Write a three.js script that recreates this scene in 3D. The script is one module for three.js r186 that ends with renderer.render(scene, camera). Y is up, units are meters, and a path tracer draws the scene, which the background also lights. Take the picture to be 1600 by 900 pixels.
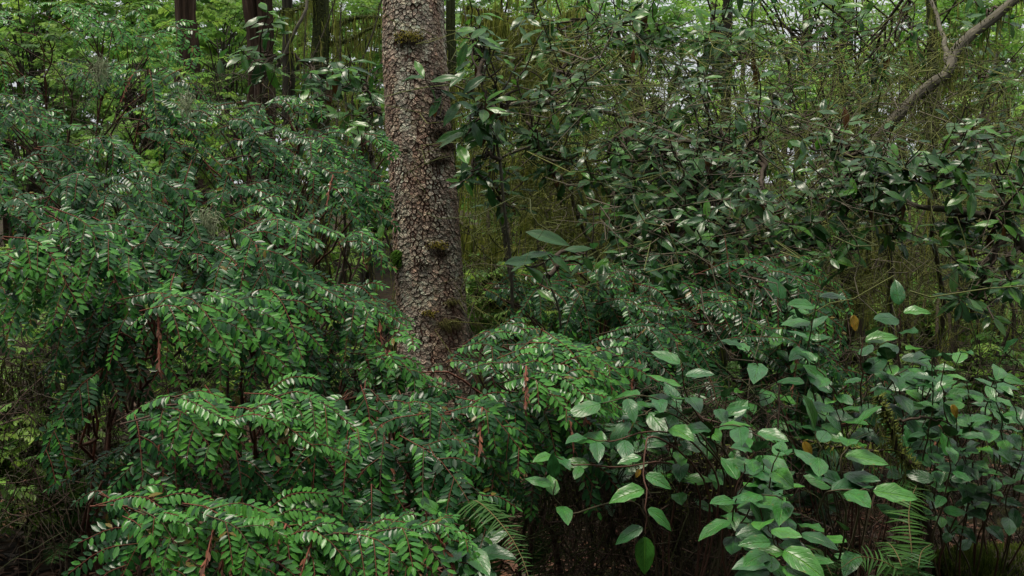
import * as THREE from 'three';

// ---------------------------------------------------------------- camera, sky, sun, exposure
const scene = new THREE.Scene();
const FOV = 26.2, PITCH = THREE.MathUtils.degToRad(-4), EYE = new THREE.Vector3(0, 1.5, 0);
const camera = new THREE.PerspectiveCamera(FOV, 16 / 9, 0.1, 900);
camera.position.copy(EYE);
camera.rotation.set(PITCH, 0, 0);
scene.add(camera);

const renderer = new THREE.WebGLRenderer({ antialias: true });
renderer.setSize(1024, 576);
renderer.toneMapping = THREE.LinearToneMapping;
renderer.toneMappingExposure = 3.15;
renderer.shadowMap.enabled = true;

{ // overcast sky: three times as bright overhead as at the horizon
  const w = 256, h = 128, data = new Float32Array(w * h * 4);
  for (let j = 0; j < h; j++) for (let i = 0; i < w; i++) {
    const el = ((j + 0.5) / h - 0.5) * Math.PI, s = Math.max(0, Math.sin(el));
    const L = 0.6 * (1 + 2 * s) / 3 * (1 + 0.04 * Math.sin(i * 0.0982 * 2 + j * 0.21) * Math.cos(el));
    const k = (j * w + i) * 4;
    data[k] = L * 0.96; data[k + 1] = L * 1.0; data[k + 2] = L * 1.03; data[k + 3] = 1;
  }
  const t = new THREE.DataTexture(data, w, h, THREE.RGBAFormat, THREE.FloatType);
  t.mapping = THREE.EquirectangularReflectionMapping;
  t.magFilter = THREE.LinearFilter; t.needsUpdate = true;
  scene.background = t; scene.environment = t;
}
const sun = new THREE.DirectionalLight(0xfff4e2, 1.5);
sun.position.set(-3.5, 20, -5); sun.target.position.set(0, 0, -6);
sun.castShadow = true; sun.shadow.radius = 30; sun.shadow.mapSize.set(2048, 2048);
Object.assign(sun.shadow.camera, { left: -20, right: 20, top: 20, bottom: -20, near: 1, far: 60 });
scene.add(sun, sun.target);

// ---------------------------------------------------------------- helpers
function rng(seed) { let a = seed >>> 0; return () => { a |= 0; a = a + 0x6D2B79F5 | 0; let t = Math.imul(a ^ a >>> 15, 1 | a); t = t + Math.imul(t ^ t >>> 7, 61 | t) ^ t; return ((t ^ t >>> 14) >>> 0) / 4294967296; }; }
const V = (x, y, z) => new THREE.Vector3(x, y, z);
const UP = V(0, 1, 0);
const lerp = (a, b, t) => a + (b - a) * t, clamp = (x, a, b) => Math.min(b, Math.max(a, x));
const hash = (x, y, z) => { let h = Math.imul(x, 374761393) ^ Math.imul(y, 668265263) ^ Math.imul(z, 2147483647 ^ 0x5bd1e995); h = Math.imul(h ^ h >>> 13, 1274126177); return ((h ^ h >>> 16) >>> 0) / 4294967296; };
function noise(x, y, z = 0) {
  const X = Math.floor(x), Y = Math.floor(y), Z = Math.floor(z), s = (t) => t * t * (3 - 2 * t), fx = s(x - X), fy = s(y - Y), fz = s(z - Z);
  const c = (k) => lerp(lerp(hash(X, Y, Z + k), hash(X + 1, Y, Z + k), fx), lerp(hash(X, Y + 1, Z + k), hash(X + 1, Y + 1, Z + k), fx), fy);
  return lerp(c(0), c(1), fz) * 2 - 1;
}
const fbm = (x, y, z = 0, n = 4) => { let s = 0, a = 0.5; for (let i = 0; i < n; i++) { s += a * noise(x, y, z); x *= 2.03; y *= 2.03; z *= 2.03; a *= 0.5; } return s; };
// a place in the wood, surveyed as sight line (on a 1600 by 900 sheet) and distance in metres
const F = 450 / Math.tan(THREE.MathUtils.degToRad(FOV / 2));
const FWD = V(0, Math.sin(PITCH), -Math.cos(PITCH)), CUP = V(0, Math.cos(PITCH), Math.sin(PITCH));
const P = (u, v, d) => V(EYE.x + d * (u - 800) / F, EYE.y + d * (FWD.y - CUP.y * (v - 450) / F), EYE.z + d * (FWD.z - CUP.z * (v - 450) / F));
const sight = (p) => { const q = p.clone().sub(EYE), d = q.dot(FWD); return [800 + q.x / d * F, 450 - q.dot(CUP) / d * F, d]; };
const gh = (x, z) => 0.10 * noise(x * 0.35 + 9, z * 0.35) + 0.04 * noise(x * 1.3, z * 1.3 + 4) + Math.max(0, (-z - 9)) * 0.02 - 0.03;
const C = (r, g, b) => new THREE.Color().setRGB(r, g, b);
const unit = (R) => { let v; do v = V(R() * 2 - 1, R() * 2 - 1, R() * 2 - 1); while (v.lengthSq() > 1 || v.lengthSq() < 1e-3); return v; };

class MB { // collects triangles into one mesh
  constructor() { this.p = []; this.n = []; this.t = []; this.c = []; this.i = []; }
  tube(pts, rad, sides = 5, col = [1, 1, 1], cap = true) {
    const n = pts.length, base = this.p.length / 3, T = V(0, 0, 0), B = V(0, 0, 0), N = V(0, 0, 0), q = V(0, 0, 0);
    let len = 0;
    for (let k = 0; k < n; k++) {
      T.copy(pts[Math.min(n - 1, k + 1)]).sub(pts[Math.max(0, k - 1)]); if (T.lengthSq() < 1e-14) T.set(0, 1, 0); T.normalize();
      if (!k) N.set(Math.abs(T.y) > 0.9 ? 1 : 0, Math.abs(T.y) > 0.9 ? 0 : 1, 0);
      N.addScaledVector(T, -N.dot(T)).normalize(); B.crossVectors(T, N);
      if (k) len += pts[k].distanceTo(pts[k - 1]);
      const r = typeof rad === 'function' ? rad(k / (n - 1)) : rad[k];
      for (let s = 0; s <= sides; s++) {
        const a = s / sides * Math.PI * 2;
        q.copy(N).multiplyScalar(Math.cos(a)).addScaledVector(B, Math.sin(a));
        this.p.push(pts[k].x + q.x * r, pts[k].y + q.y * r, pts[k].z + q.z * r); this.n.push(q.x, q.y, q.z);
        this.t.push(s / sides * Math.max(0.02, 6.28 * r), len); this.c.push(col[0], col[1], col[2]);
      }
    }
    const m = sides + 1;
    for (let k = 0; k < n - 1; k++) for (let s = 0; s < sides; s++) { const a = base + k * m + s; this.i.push(a, a + 1, a + m, a + 1, a + m + 1, a + m); }
    if (cap) { const e = base + (n - 1) * m; for (let s = 1; s < sides - 1; s++) this.i.push(e, e + s, e + s + 1); }
  }
  leaf(tp, o, dir, nrm, L, col) {
    const sx = nrm.y * dir.z - nrm.z * dir.y, sy = nrm.z * dir.x - nrm.x * dir.z, sz = nrm.x * dir.y - nrm.y * dir.x, base = this.p.length / 3;
    const { p, n, t, i } = tp;
    for (let k = 0; k < p.length; k += 3) {
      const x = p[k] * L, y = p[k + 1] * L, z = p[k + 2] * L;
      this.p.push(o.x + sx * x + nrm.x * y + dir.x * z, o.y + sy * x + nrm.y * y + dir.y * z, o.z + sz * x + nrm.z * y + dir.z * z);
      const a = n[k], b = n[k + 1], c = n[k + 2];
      this.n.push(sx * a + nrm.x * b + dir.x * c, sy * a + nrm.y * b + dir.y * c, sz * a + nrm.z * b + dir.z * c);
      this.c.push(col.r, col.g, col.b);
    }
    for (let k = 0; k < t.length; k++) this.t.push(t[k]);
    for (let k = 0; k < i.length; k++) this.i.push(base + i[k]);
  }
  geometry() {
    const g = new THREE.BufferGeometry();
    g.setAttribute('position', new THREE.BufferAttribute(new Float32Array(this.p), 3));
    g.setAttribute('normal', new THREE.BufferAttribute(new Float32Array(this.n), 3));
    g.setAttribute('uv', new THREE.BufferAttribute(new Float32Array(this.t), 2));
    g.setAttribute('color', new THREE.BufferAttribute(new Float32Array(this.c), 3));
    g.setIndex(new THREE.BufferAttribute(new Uint32Array(this.i), 1));
    return g;
  }
  get empty() { return !this.i.length; }
}
let triangles = 0;
function put(name, geo, mat, parent = scene) {
  const m = new THREE.Mesh(geo, mat); m.name = name; m.castShadow = m.receiveShadow = true; parent.add(m);
  const tri = (geo.index ? geo.index.count : geo.attributes.position.count) / 3; (put.by ??= {})[name] = (put.by[name] ?? 0) + tri;
  triangles += (geo.index ? geo.index.count : geo.attributes.position.count) / 3;
  return m;
}
const taken = {};
function numbered(name) { const k = taken[name] = (taken[name] ?? -1) + 1; return k ? name + '_' + String(k).padStart(3, '0') : name; }
function thing(name, label, category, group, x = 0, z = 0, y = null) {
  const o = new THREE.Group(); o.name = numbered(name); o.position.set(x, y ?? gh(x, z), z);
  o.userData = { label, category }; if (group) o.userData.group = group;
  scene.add(o); return o;
}
const curve = (pts, n) => { const c = new THREE.CatmullRomCurve3(pts, false, 'centripetal'), out = []; for (let k = 0; k <= n; k++) out.push(c.getPoint(k / n)); return out; };
function crook(pts, R, amp, n = 18) { // a limb with small wanders
  const a = curve(pts, n), s = R() * 90;
  return a.map((p, k) => k === 0 ? p : p.clone().add(V(noise(k * 0.55, s, 1) * amp, noise(k * 0.55, s, 7) * amp * 0.7, noise(k * 0.55, s, 13) * amp)));
}
const rel = (pts, o) => pts.map((p) => p.clone().sub(o.position));

// ---------------------------------------------------------------- textures and materials
function dataTex(w, h, fn, srgb = false) {
  const d = new Uint8Array(w * h * 4);
  for (let j = 0; j < h; j++) for (let i = 0; i < w; i++) { const c = fn(i / w, j / h, i, j), k = (j * w + i) * 4; for (let q = 0; q < 3; q++) d[k + q] = clamp(Math.round((c[q] ?? c[0]) * 255), 0, 255); d[k + 3] = 255; }
  const t = new THREE.DataTexture(d, w, h); t.wrapS = t.wrapT = THREE.RepeatWrapping; t.magFilter = THREE.LinearFilter; t.minFilter = THREE.LinearMipmapLinearFilter; t.generateMipmaps = true;
  if (srgb) t.colorSpace = THREE.SRGBColorSpace; t.needsUpdate = true; return t;
}
const tnoise = (u, v, n, s) => { // tiling noise
  const x = u * n, y = v * n, X = Math.floor(x), Y = Math.floor(y), f = (t) => t * t * (3 - 2 * t), h = (a, b) => hash(((a % n) + n) % n, ((b % n) + n) % n, s);
  return lerp(lerp(h(X, Y), h(X + 1, Y), f(x - X)), lerp(h(X, Y + 1), h(X + 1, Y + 1), f(x - X)), f(y - Y));
};
const tfbm = (u, v, n, s, o = 4) => { let r = 0, a = 0.5; for (let k = 0; k < o; k++) { r += a * tnoise(u, v, n, s + k); n *= 2; a *= 0.5; } return r / (1 - a * 2 + 0.0001) * (1 - a * 2) / 0.94; };
function leafMaps(veins, slope, sharp, seed = 0, sick = 0) { // midrib, side veins and mottling
  const vein = (u, v) => {
    const x = Math.abs(u - 0.5), mid = Math.exp(-Math.pow(x / 0.022, 2));
    const f = ((v - x * slope) * veins) % 1, g = Math.abs((f + 1) % 1 - 0.5), side = Math.exp(-Math.pow((0.5 - g) / sharp, 2)) * (x > 0.02 ? 0.8 : 0) * clamp(1.15 - x * 2, 0.2, 1);
    return [mid, side];
  };
  const color = dataTex(128, 256, (u, v) => {
    const [m, s] = vein(u, v), b = 0.72 + 0.22 * (tfbm(u, v, 6, 3 + seed) - 0.5) + 0.1 * (tnoise(u, v, 40, 8) - 0.5), k = Math.max(m * 0.95, s * 0.5);
    const spot = tnoise(u, v, 17, 21 + seed) > 0.9 ? 0.75 : 1, rot = clamp((tfbm(u, v, 9, 50 + seed) + 0.35 * Math.abs(u - 0.5) - 0.86 + sick) * 14, 0, 1) * 0.9;
    if (rot > 0.01) return [lerp(b * 0.9, 1.0, rot), lerp(b, 0.66, rot), lerp(b * 0.88, 0.55, rot)];
    return [lerp(b * 0.9 * spot, 1.0, k), lerp(b * spot, 1.0, k * 0.8), lerp(b * 0.88 * spot, 0.78, k)];
  }, true);
  const bump = dataTex(128, 256, (u, v) => { const [m, s] = vein(u, v); return [clamp(0.62 - 0.35 * m - 0.28 * s + 0.12 * (tfbm(u, v, 8, 5) - 0.5), 0, 1)]; });
  return { color, bump };
}
function maps1(...a) { return leafMaps(...a); }
const maps = { huckleberry: leafMaps(9, 0.5, 0.07), rhododendron: leafMaps(15, 0.45, 0.10), salal: leafMaps(6, 0.85, 0.05) }, worn = { huckleberry: maps1(9, 0.5, 0.07, 100, 0.06), rhododendron: maps1(15, 0.45, 0.10, 200, 0.1), salal: maps1(6, 0.85, 0.05, 300, 0.12) };
const leafMat = (map, bump, coat, coatRough, through, extra) => new THREE.MeshPhysicalMaterial({ color: 0xffffff, map: map.color, bumpMap: map.bump, bumpScale: bump, roughness: 1, specularIntensity: 0.12, clearcoat: coat, clearcoatRoughness: coatRough, transmission: through, thickness: 0, side: THREE.DoubleSide, ...extra });
const tones = {
  huckleberry: [C(0.034, 0.145, 0.032), C(0.022, 0.10, 0.028), C(0.085, 0.28, 0.055), C(0.016, 0.068, 0.024), C(0.125, 0.36, 0.060), C(0.026, 0.115, 0.040), C(0.26, 0.17, 0.04)],
  rhododendron: [C(0.055, 0.155, 0.050), C(0.078, 0.21, 0.050), C(0.050, 0.135, 0.058), C(0.14, 0.34, 0.050), C(0.085, 0.185, 0.055), C(0.20, 0.075, 0.028)],
  salal: [C(0.040, 0.155, 0.044), C(0.056, 0.195, 0.044), C(0.032, 0.12, 0.040), C(0.085, 0.26, 0.042), C(0.046, 0.16, 0.058), C(0.42, 0.22, 0.03)],
};
const spec = { huckleberry: [0.0004, 0.4, 0.27, 0.22], rhododendron: [0.0016, 0.6, 0.28, 0.36], salal: [0.0035, 0, 0.16, 0] };
const mats = {}, mergedMat = {};
for (const k in tones) {
  const leathery = k === 'salal' ? { roughness: 0.33, specularIntensity: 0.55 } : {};
  mats[k] = tones[k].map((c, n) => leafMat(n === 1 || n === 4 ? worn[k] : maps[k], ...spec[k], { color: c, name: k + '_leaf', ...leathery }));
  mergedMat[k] = leafMat(maps[k], ...spec[k], { vertexColors: true, name: k + '_leaves', ...leathery });
}
const farLeaf = new THREE.MeshPhysicalMaterial({ vertexColors: true, roughness: 1, specularIntensity: 0.12, clearcoat: 0.35, clearcoatRoughness: 0.35, transmission: 0.5, thickness: 0, side: THREE.DoubleSide, name: 'far_leaf' });
const woodBump = dataTex(128, 256, (u, v) => [tfbm(u, v * 0.35, 16, 2)]);
const woodMap = dataTex(128, 256, (u, v) => { const a = tfbm(u, v, 12, 31), b = tnoise(u, v, 7, 40) * tnoise(u, v, 19, 44) > 0.42 ? 0.3 : 0; return [0.55 + 0.5 * (a - 0.3) + b, 0.55 + 0.5 * (a - 0.3) + b, 0.55 + 0.48 * (a - 0.3) + b * 0.85]; });
for (const t of [woodBump, woodMap]) t.repeat.set(6, 3);
const wood = new THREE.MeshPhysicalMaterial({ vertexColors: true, roughness: 0.9, specularIntensity: 0.25, map: woodMap, bumpMap: woodBump, bumpScale: 0.004, name: 'bark' });
const twigMat = new THREE.MeshPhysicalMaterial({ vertexColors: true, roughness: 0.8, specularIntensity: 0.3, name: 'twig' });
const mossMat = new THREE.MeshPhysicalMaterial({ vertexColors: true, roughness: 1, transmission: 0.3, thickness: 0, side: THREE.DoubleSide, specularIntensity: 0.1, name: 'moss' });

// ---------------------------------------------------------------- leaf shapes
function leafShape(rows, halfWidth, fold, curl, wave = 0, across = 1) { // unit length along z, face towards +y
  const p = [], t = [], i = [], m = 2 * across + 1;
  rows.forEach((z, k) => {
    const w = halfWidth(z), y0 = -curl * z * z;
    for (let s = -across; s <= across; s++) {
      const a = s / across, x = a * w;
      p.push(x, y0 + Math.abs(a) * w * fold * (2 - Math.abs(a)) * 0.8 + wave * Math.sin(z * 14 + a * 2) * w * Math.abs(a), z - 0.0 * a);
      t.push(0.5 + a * 0.48, z);
    }
    if (k) for (let s = 0; s < m - 1; s++) { const a = (k - 1) * m + s, b = a + m; i.push(a, b, a + 1, a + 1, b, b + 1); }
  });
  const g = new THREE.BufferGeometry();
  g.setAttribute('position', new THREE.Float32BufferAttribute(p, 3)); g.setAttribute('uv', new THREE.Float32BufferAttribute(t, 2)); g.setIndex(i); g.computeVertexNormals();
  return { p, n: [...g.attributes.normal.array], t, i, geo: g };
}
function kite(w, up, curl) { // four facets: for leaves too far off to show more
  const p = [0, 0, 0, -w, up, 0.42, 0, 0, 0.5, w, up, 0.42, 0, -curl, 1, -w * 0.62, up * 0.5 - curl * 0.4, 0.76, w * 0.62, up * 0.5 - curl * 0.4, 0.76], t = [0.5, 0, 0, 0.4, 0.5, 0.5, 1, 0.4, 0.5, 1, 0.2, 0.75, 0.8, 0.75], i = [0, 2, 3, 0, 1, 2, 1, 5, 2, 5, 4, 2, 2, 4, 6, 2, 6, 3];
  const g = new THREE.BufferGeometry(); g.setAttribute('position', new THREE.Float32BufferAttribute(p, 3)); g.setAttribute('uv', new THREE.Float32BufferAttribute(t, 2)); g.setIndex(i); g.computeVertexNormals();
  return { p, n: [...g.attributes.normal.array], t, i, geo: g };
}
const ell = (hw, peak, pow = 0.8) => (z) => z <= 0 ? 0.004 : z >= 1 ? 0.0015 : hw * Math.pow(Math.sin(Math.PI * Math.pow(z, Math.log(0.5) / Math.log(peak))), pow);
const shapes = {
  huckleberry: [[0.3, 0.14], [0.45, 0.26], [0.2, 0.02]].map(([f, c]) => leafShape([0, 0.26, 0.64, 1], ell(0.215, 0.46, 0.75), f, c)),
  rhododendron: [[0.3, 0.12, 0.05], [0.5, 0.25, 0.15], [0.1, 0.38, 0.1], [0.25, -0.05, 0.18], [-0.2, 0.2, 0.12]].map(([f, c, w]) => leafShape([0, 0.14, 0.3, 0.48, 0.66, 0.84, 1], ell(0.175, 0.53, 0.8), f, c, w, 2)),
  salal: [[0.25, 0.12, 0.07], [0.4, 0.25, 0.14], [0.12, 0.35, 0.1], [0.35, 0.0, 0.16], [-0.12, 0.18, 0.1]].map(([f, c, w]) => leafShape([0, 0.08, 0.25, 0.45, 0.66, 0.85, 1], ell(0.27, 0.40, 0.74), f, c, w, 2)),
  far: [kite(0.22, 0.07, 0.08)],
  farLong: [kite(0.17, 0.05, 0.12)],
};
// every leaf of the near plants is noted first and built at the end
const plants = [];
function plant(name, species, label, category, group, x, z) {
  const o = thing(name, label, category, group, x, z);
  const pl = { o, species, leaves: [], R: rng(plants.length * 7919 + 17) };
  plants.push(pl); return pl;
}
function addLeaf(pl, o, dir, nrm, L, tone, stem = null) {
  dir.normalize(); nrm = nrm.clone().addScaledVector(dir, -nrm.dot(dir)); if (nrm.lengthSq() < 1e-6) nrm.set(1, 0, 0).addScaledVector(dir, -dir.x); nrm.normalize();
  pl.leaves.push({ o, dir, nrm, L, tone, stem, shape: Math.floor(pl.R() * shapes[pl.species].length) });
}
const pickTone = (R, bright) => R() < 0.007 ? 6 : bright > R() ? (R() < 0.5 ? 2 : 4) : [0, 1, 3, 5][Math.floor(R() * 4)];

// ---------------------------------------------------------------- setting: forest floor
{
  const rings = [], N = 96; let r = 0.4; while (r < 400) { rings.push(r); r *= r < 14 ? 1.045 : 1.25; }
  const p = [], t = [], i = [];
  p.push(0, gh(0, -5), -5); t.push(0, 0);
  rings.forEach((q, k) => {
    for (let s = 0; s < N; s++) { const a = s / N * Math.PI * 2, x = Math.cos(a) * q, z = -5 + Math.sin(a) * q; p.push(x, q < 60 ? gh(x, z) : gh(x, -9) + Math.min(20, Math.max(0, -z - 9) * 0.02), z); t.push(x / 1.5, z / 1.5); }
    for (let s = 0; s < N; s++) { const b = 1 + k * N, n = (s + 1) % N; if (!k) i.push(0, b + n, b + s); else { const a = b - N; i.push(a + s, a + n, b + s, a + n, b + n, b + s); } }
  });
  const g = new THREE.BufferGeometry(); g.setAttribute('position', new THREE.Float32BufferAttribute(p, 3)); g.setAttribute('uv', new THREE.Float32BufferAttribute(t, 2)); g.setIndex(i); g.computeVertexNormals();
  const col = dataTex(512, 512, (u, v) => {
    const a = tfbm(u, v, 8, 1), b = tfbm(u, v, 40, 9), m = clamp((tfbm(u, v, 5, 60) - 0.5) * 5, 0, 1) * b;
    const base = 0.10 + 0.12 * (a - 0.4) + 0.2 * (b - 0.45);
    return [lerp(base * 1.25, 0.20, m), lerp(base * 0.95, 0.26, m), lerp(base * 0.7, 0.09, m)];
  }, true);
  const bmp = dataTex(512, 512, (u, v) => [tfbm(u, v, 24, 9)]);
  const f = put('forest_floor', g, new THREE.MeshPhysicalMaterial({ map: col, bumpMap: bmp, bumpScale: 0.03, roughness: 1, specularIntensity: 0.2, side: THREE.DoubleSide }));
  f.userData.kind = 'structure';
  // leaf litter and fallen twigs
  const R = rng(5), m = new MB(), w = new MB();
  for (let k = 0; k < 8000; k++) {
    const d = 3.2 + R() * R() * 9, u = -100 + R() * 1800, q = P(u, 450, d), y = gh(q.x, q.z) + 0.006 + R() * 0.012, dir = V(R() - 0.5, (R() - 0.5) * 0.25, R() - 0.5).normalize();
    const c = [C(0.09, 0.04, 0.022), C(0.06, 0.034, 0.02), C(0.13, 0.055, 0.025), C(0.045, 0.03, 0.02)][Math.floor(R() * 4)];
    const nrm = V((R() - 0.5) * 0.7, 1, (R() - 0.5) * 0.7); nrm.addScaledVector(dir, -nrm.dot(dir)).normalize();
    m.leaf(shapes.far[0], V(q.x, y, q.z), dir, nrm, 0.03 + R() * 0.07, c);
    if (k % 6 === 0) { const a = V(q.x, y, q.z), L = 0.1 + R() * 0.5, b = a.clone().add(V((R() - 0.5) * L, R() * L * 0.35, (R() - 0.5) * L)); w.tube([a, a.clone().lerp(b, 0.5).add(V(0, R() * 0.03, 0)), b], [0.005, 0.004, 0.002], 4, [0.06 + R() * 0.04, 0.042, 0.03]); }
  }
  const l = put('leaf_litter', m.geometry(), new THREE.MeshStandardMaterial({ vertexColors: true, roughness: 0.9, side: THREE.DoubleSide }));
  l.userData = { kind: 'stuff', label: 'brown fallen leaves scattered over the dark forest floor', category: 'leaf litter' };
  const t2 = put('fallen_twigs', w.geometry(), twigMat);
  t2.userData = { kind: 'stuff', label: 'thin dead twigs lying on the dark forest floor', category: 'twigs' };
}

// ---------------------------------------------------------------- the big spruce
{
  const base = P(688, 800, 5.8); const bx = base.x, bz = base.z;
  const o = thing('spruce_tree', 'thick grey-brown trunk with flaking plated bark standing in the thicket', 'tree', null, bx, bz);
  const top = P(612, -700, 6.1), H = top.y - o.position.y;
  // axis from its foot, leaning a little to the left
  const axis = (h) => { const t = h / H; return V(lerp(0, top.x - bx, t) + 0.012 * Math.sin(h * 2.2), h, lerp(0, top.z - bz, t)); };
  const rad = (h) => 0.168 * (1 - 0.05 * h) + 0.13 * Math.exp(-h * 3.2);
  const at = (a, h, e) => { const r = rad(h) + e + 0.006 * noise(a * 1.5, h * 2.5, 3); const c = axis(h); return V(c.x + Math.sin(a) * r, c.y, c.z + Math.cos(a) * r); }; // a = 0 looks at the viewer
  const R = rng(77);
  { // inner bark
    const m = new MB(), NA = 72, NH = 150;
    for (let j = 0; j <= NH; j++) for (let k = 0; k <= NA; k++) {
      const a = k / NA * Math.PI * 2, h = -0.2 + (H + 0.2) * j / NH, q = at(a, h, 0.004 * noise(a * 9, h * 30, 5) - 0.004);
      m.p.push(q.x, q.y, q.z); m.n.push(Math.sin(a), 0, Math.cos(a)); m.t.push(a * 0.17 * 8, h * 8);
      const v = 0.75 + 0.5 * noise(a * 8, h * 20, 2); m.c.push(0.10 * v, 0.042 * v, 0.028 * v);
    }
    for (let j = 0; j < NH; j++) for (let k = 0; k < NA; k++) { const b = j * (NA + 1) + k; m.i.push(b, b + 1, b + NA + 1, b + 1, b + NA + 2, b + NA + 1); }
    put('trunk', m.geometry(), new THREE.MeshStandardMaterial({ vertexColors: true, roughness: 0.95, bumpMap: dataTex(128, 128, (u, v) => [tfbm(u, v, 12, 3)]), bumpScale: 0.006 }), o);
  }
  // bark plates: jittered cells, each its own curved scale
  const plateMap = dataTex(256, 256, (u, v) => {
    const a = tfbm(u, v, 10, 4), b = tfbm(u, v, 48, 12), l = clamp((tfbm(u, v, 7, 70) * 0.6 + tfbm(u, v, 40, 75) * 0.5 - 0.52) * 8, 0, 1), f = clamp((tfbm(u, v * 2, 22, 90, 2) - 0.52) * 4, 0, 1);
    const g = 0.60 + 0.6 * (b - 0.5) + 0.25 * (a - 0.5) - f * 0.3;
    return [lerp(g * 1.04, 0.86, l * 0.75), lerp(g * 0.97, 0.90, l * 0.75), lerp(g * 0.93, 0.84, l * 0.75)];
  }, true);
  const plateBump = dataTex(256, 256, (u, v) => [clamp(tfbm(u, v * 1.0, 14, 8) * 0.6 + tnoise(u, v, 64, 33) * 0.4, 0, 1)]);
  const plateMat = new THREE.MeshStandardMaterial({ vertexColors: true, map: plateMap, bumpMap: plateBump, bumpScale: 0.012, roughness: 0.9, side: THREE.DoubleSide, name: 'bark_plate' });
  const nx = 48, hStep = 0.0148, rows = Math.floor((H - 0.0) / hStep), sites = [], wrap = (k) => ((k % nx) + nx) % nx;
  for (let j = 0; j < rows; j++) { sites.push([]); for (let k = 0; k < nx; k++) sites[j].push([(k + (j % 2) * 0.5 + (R() - 0.5) * 1.0) / nx * Math.PI * 2, (j + (R() - 0.5) * 1.0) * hStep, R() < 0.27]); }
  const small = new MB(), big = [];
  const clip = (poly, mx, my, dx, dy, off) => { const out = []; for (let k = 0; k < poly.length; k++) { const a = poly[k], b = poly[(k + 1) % poly.length], da = (a[0] - mx) * dx + (a[1] - my) * dy + off, db = (b[0] - mx) * dx + (b[1] - my) * dy + off; if (da <= 0) out.push(a); if (da * db < 0) { const t = da / (da - db); out.push([lerp(a[0], b[0], t), lerp(a[1], b[1], t)]); } } return out; };
  for (let j = 0; j < rows; j++) for (let k = 0; k < nx; k++) {
    const [sa, sh, sr] = sites[j][k]; if (sr || sh > H - 0.05) continue;
    const r0 = rad(sh), crack = Math.max(0, 1 - Math.abs(noise(sa * 6 + 1.2 * noise(sa * 3, sh * 14, 4), sh * 4, 11)) * 2.7), gap = 0.0004 + 0.0005 * R();
    let poly = [[-0.036, -0.026], [0.036, -0.026], [0.036, 0.026], [-0.036, 0.026]];
    for (let dj = -2; dj <= 2 && poly.length; dj++) for (let dk = -2; dk <= 2 && poly.length; dk++) {
      if ((!dj && !dk) || !sites[j + dj]) continue;
      const q = sites[j + dj][wrap(k + dk)]; if (q[2]) continue; let da = q[0] - sa; da -= Math.round(da / (Math.PI * 2)) * Math.PI * 2;
      const x = da * r0, y = q[1] - sh, l = Math.hypot(x, y); if (l < 1e-5) continue;
      poly = clip(poly, x / 2, y / 2, x / l, y / l, Math.abs(x) > Math.abs(y) ? gap + 0.0046 * crack : gap * 0.7 + 0.0008 * crack);
    }
    if (poly.length < 3) continue;
    const edge = []; // ragged outline
    poly.forEach((a, q) => { const b = poly[(q + 1) % poly.length], n = Math.max(1, Math.round(Math.hypot(b[0] - a[0], b[1] - a[1]) / 0.008)); for (let s = 0; s < n; s++) { const t = s / n; edge.push([lerp(a[0], b[0], t) + (R() - 0.5) * 0.0028, lerp(a[1], b[1], t) + (R() - 0.5) * 0.0022]); } });
    const th = 0.0022 + 0.004 * R() * R() + 0.003 * noise(sa * 4, sh * 6, 8) - 0.002 * crack, tilt = -0.05 - R() * 0.26, tx = (R() - 0.5) * 0.2;
    const m = new MB();
    const warm = R(), lich = clamp(noise(sa * 2.2, sh * 2.6, 20) * 1.6 + 0.2 + 0.6 * noise(sa * 9, sh * 12, 21), 0, 1) * (0.3 + 0.7 * R()), dk = 0.5 + 0.62 * R();
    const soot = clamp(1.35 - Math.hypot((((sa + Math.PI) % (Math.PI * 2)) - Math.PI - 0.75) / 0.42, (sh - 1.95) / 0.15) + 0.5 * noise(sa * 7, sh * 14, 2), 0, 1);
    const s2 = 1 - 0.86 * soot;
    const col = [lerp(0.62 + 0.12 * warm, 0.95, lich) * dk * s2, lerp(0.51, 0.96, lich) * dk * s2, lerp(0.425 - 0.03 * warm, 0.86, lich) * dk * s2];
    const uo = R(), vo = R(), n = edge.length;
    const pos = (x, y, e) => at(sa + x / r0, sh + y, e + y * tilt + x * tx);
    const nor = (x) => V(Math.sin(sa + x / r0), -tilt * 0.8, Math.cos(sa + x / r0)).normalize();
    const push = (x, y, e, nn, d) => { const q = pos(x, y, e); m.p.push(q.x, q.y, q.z); m.n.push(nn.x, nn.y, nn.z); m.t.push((sa * 0.17 + x) * 5 + uo * 0.2, (sh + y) * 5 + vo * 0.2); m.c.push(col[0] * d, col[1] * d, col[2] * d); };
    const seen = Math.cos(sa) > -0.25 && sight(pos(0, 0, th).add(o.position))[1] > -250;
    if (!seen) { push(0, 0, th, nor(0), 1); edge.forEach(([x, y]) => push(x, y, th * 0.5, nor(x), 1)); edge.forEach((_, q) => m.i.push(0, 1 + q, 1 + (q + 1) % edge.length)); big.push({ m, score: 0 }); continue; }
    push(0, 0, th * (1.05 + 0.2 * R()), nor(0), 1);
    for (const [x, y] of edge) push(x * 0.94, y * 0.94, th * (0.72 + 0.25 * (R() - 0.3)), nor(x * 1.5), 1);
    for (const [x, y] of edge) { const l = Math.hypot(x, y) || 1; push(x * 1.04, y * 1.04, -0.004, V(Math.cos(sa) * x / l + Math.sin(sa) * 0.3, y / l, -Math.sin(sa) * x / l + Math.cos(sa) * 0.3).normalize(), 0.8); }
    for (let q = 0; q < n; q++) { const a = 1 + q, b = 1 + (q + 1) % n; m.i.push(0, a, b, a, a + n, b, b, a + n, b + n); }
    const c = pos(0, 0, th).add(o.position), [u, v] = sight(c), facing = Math.cos(sa);
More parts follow.
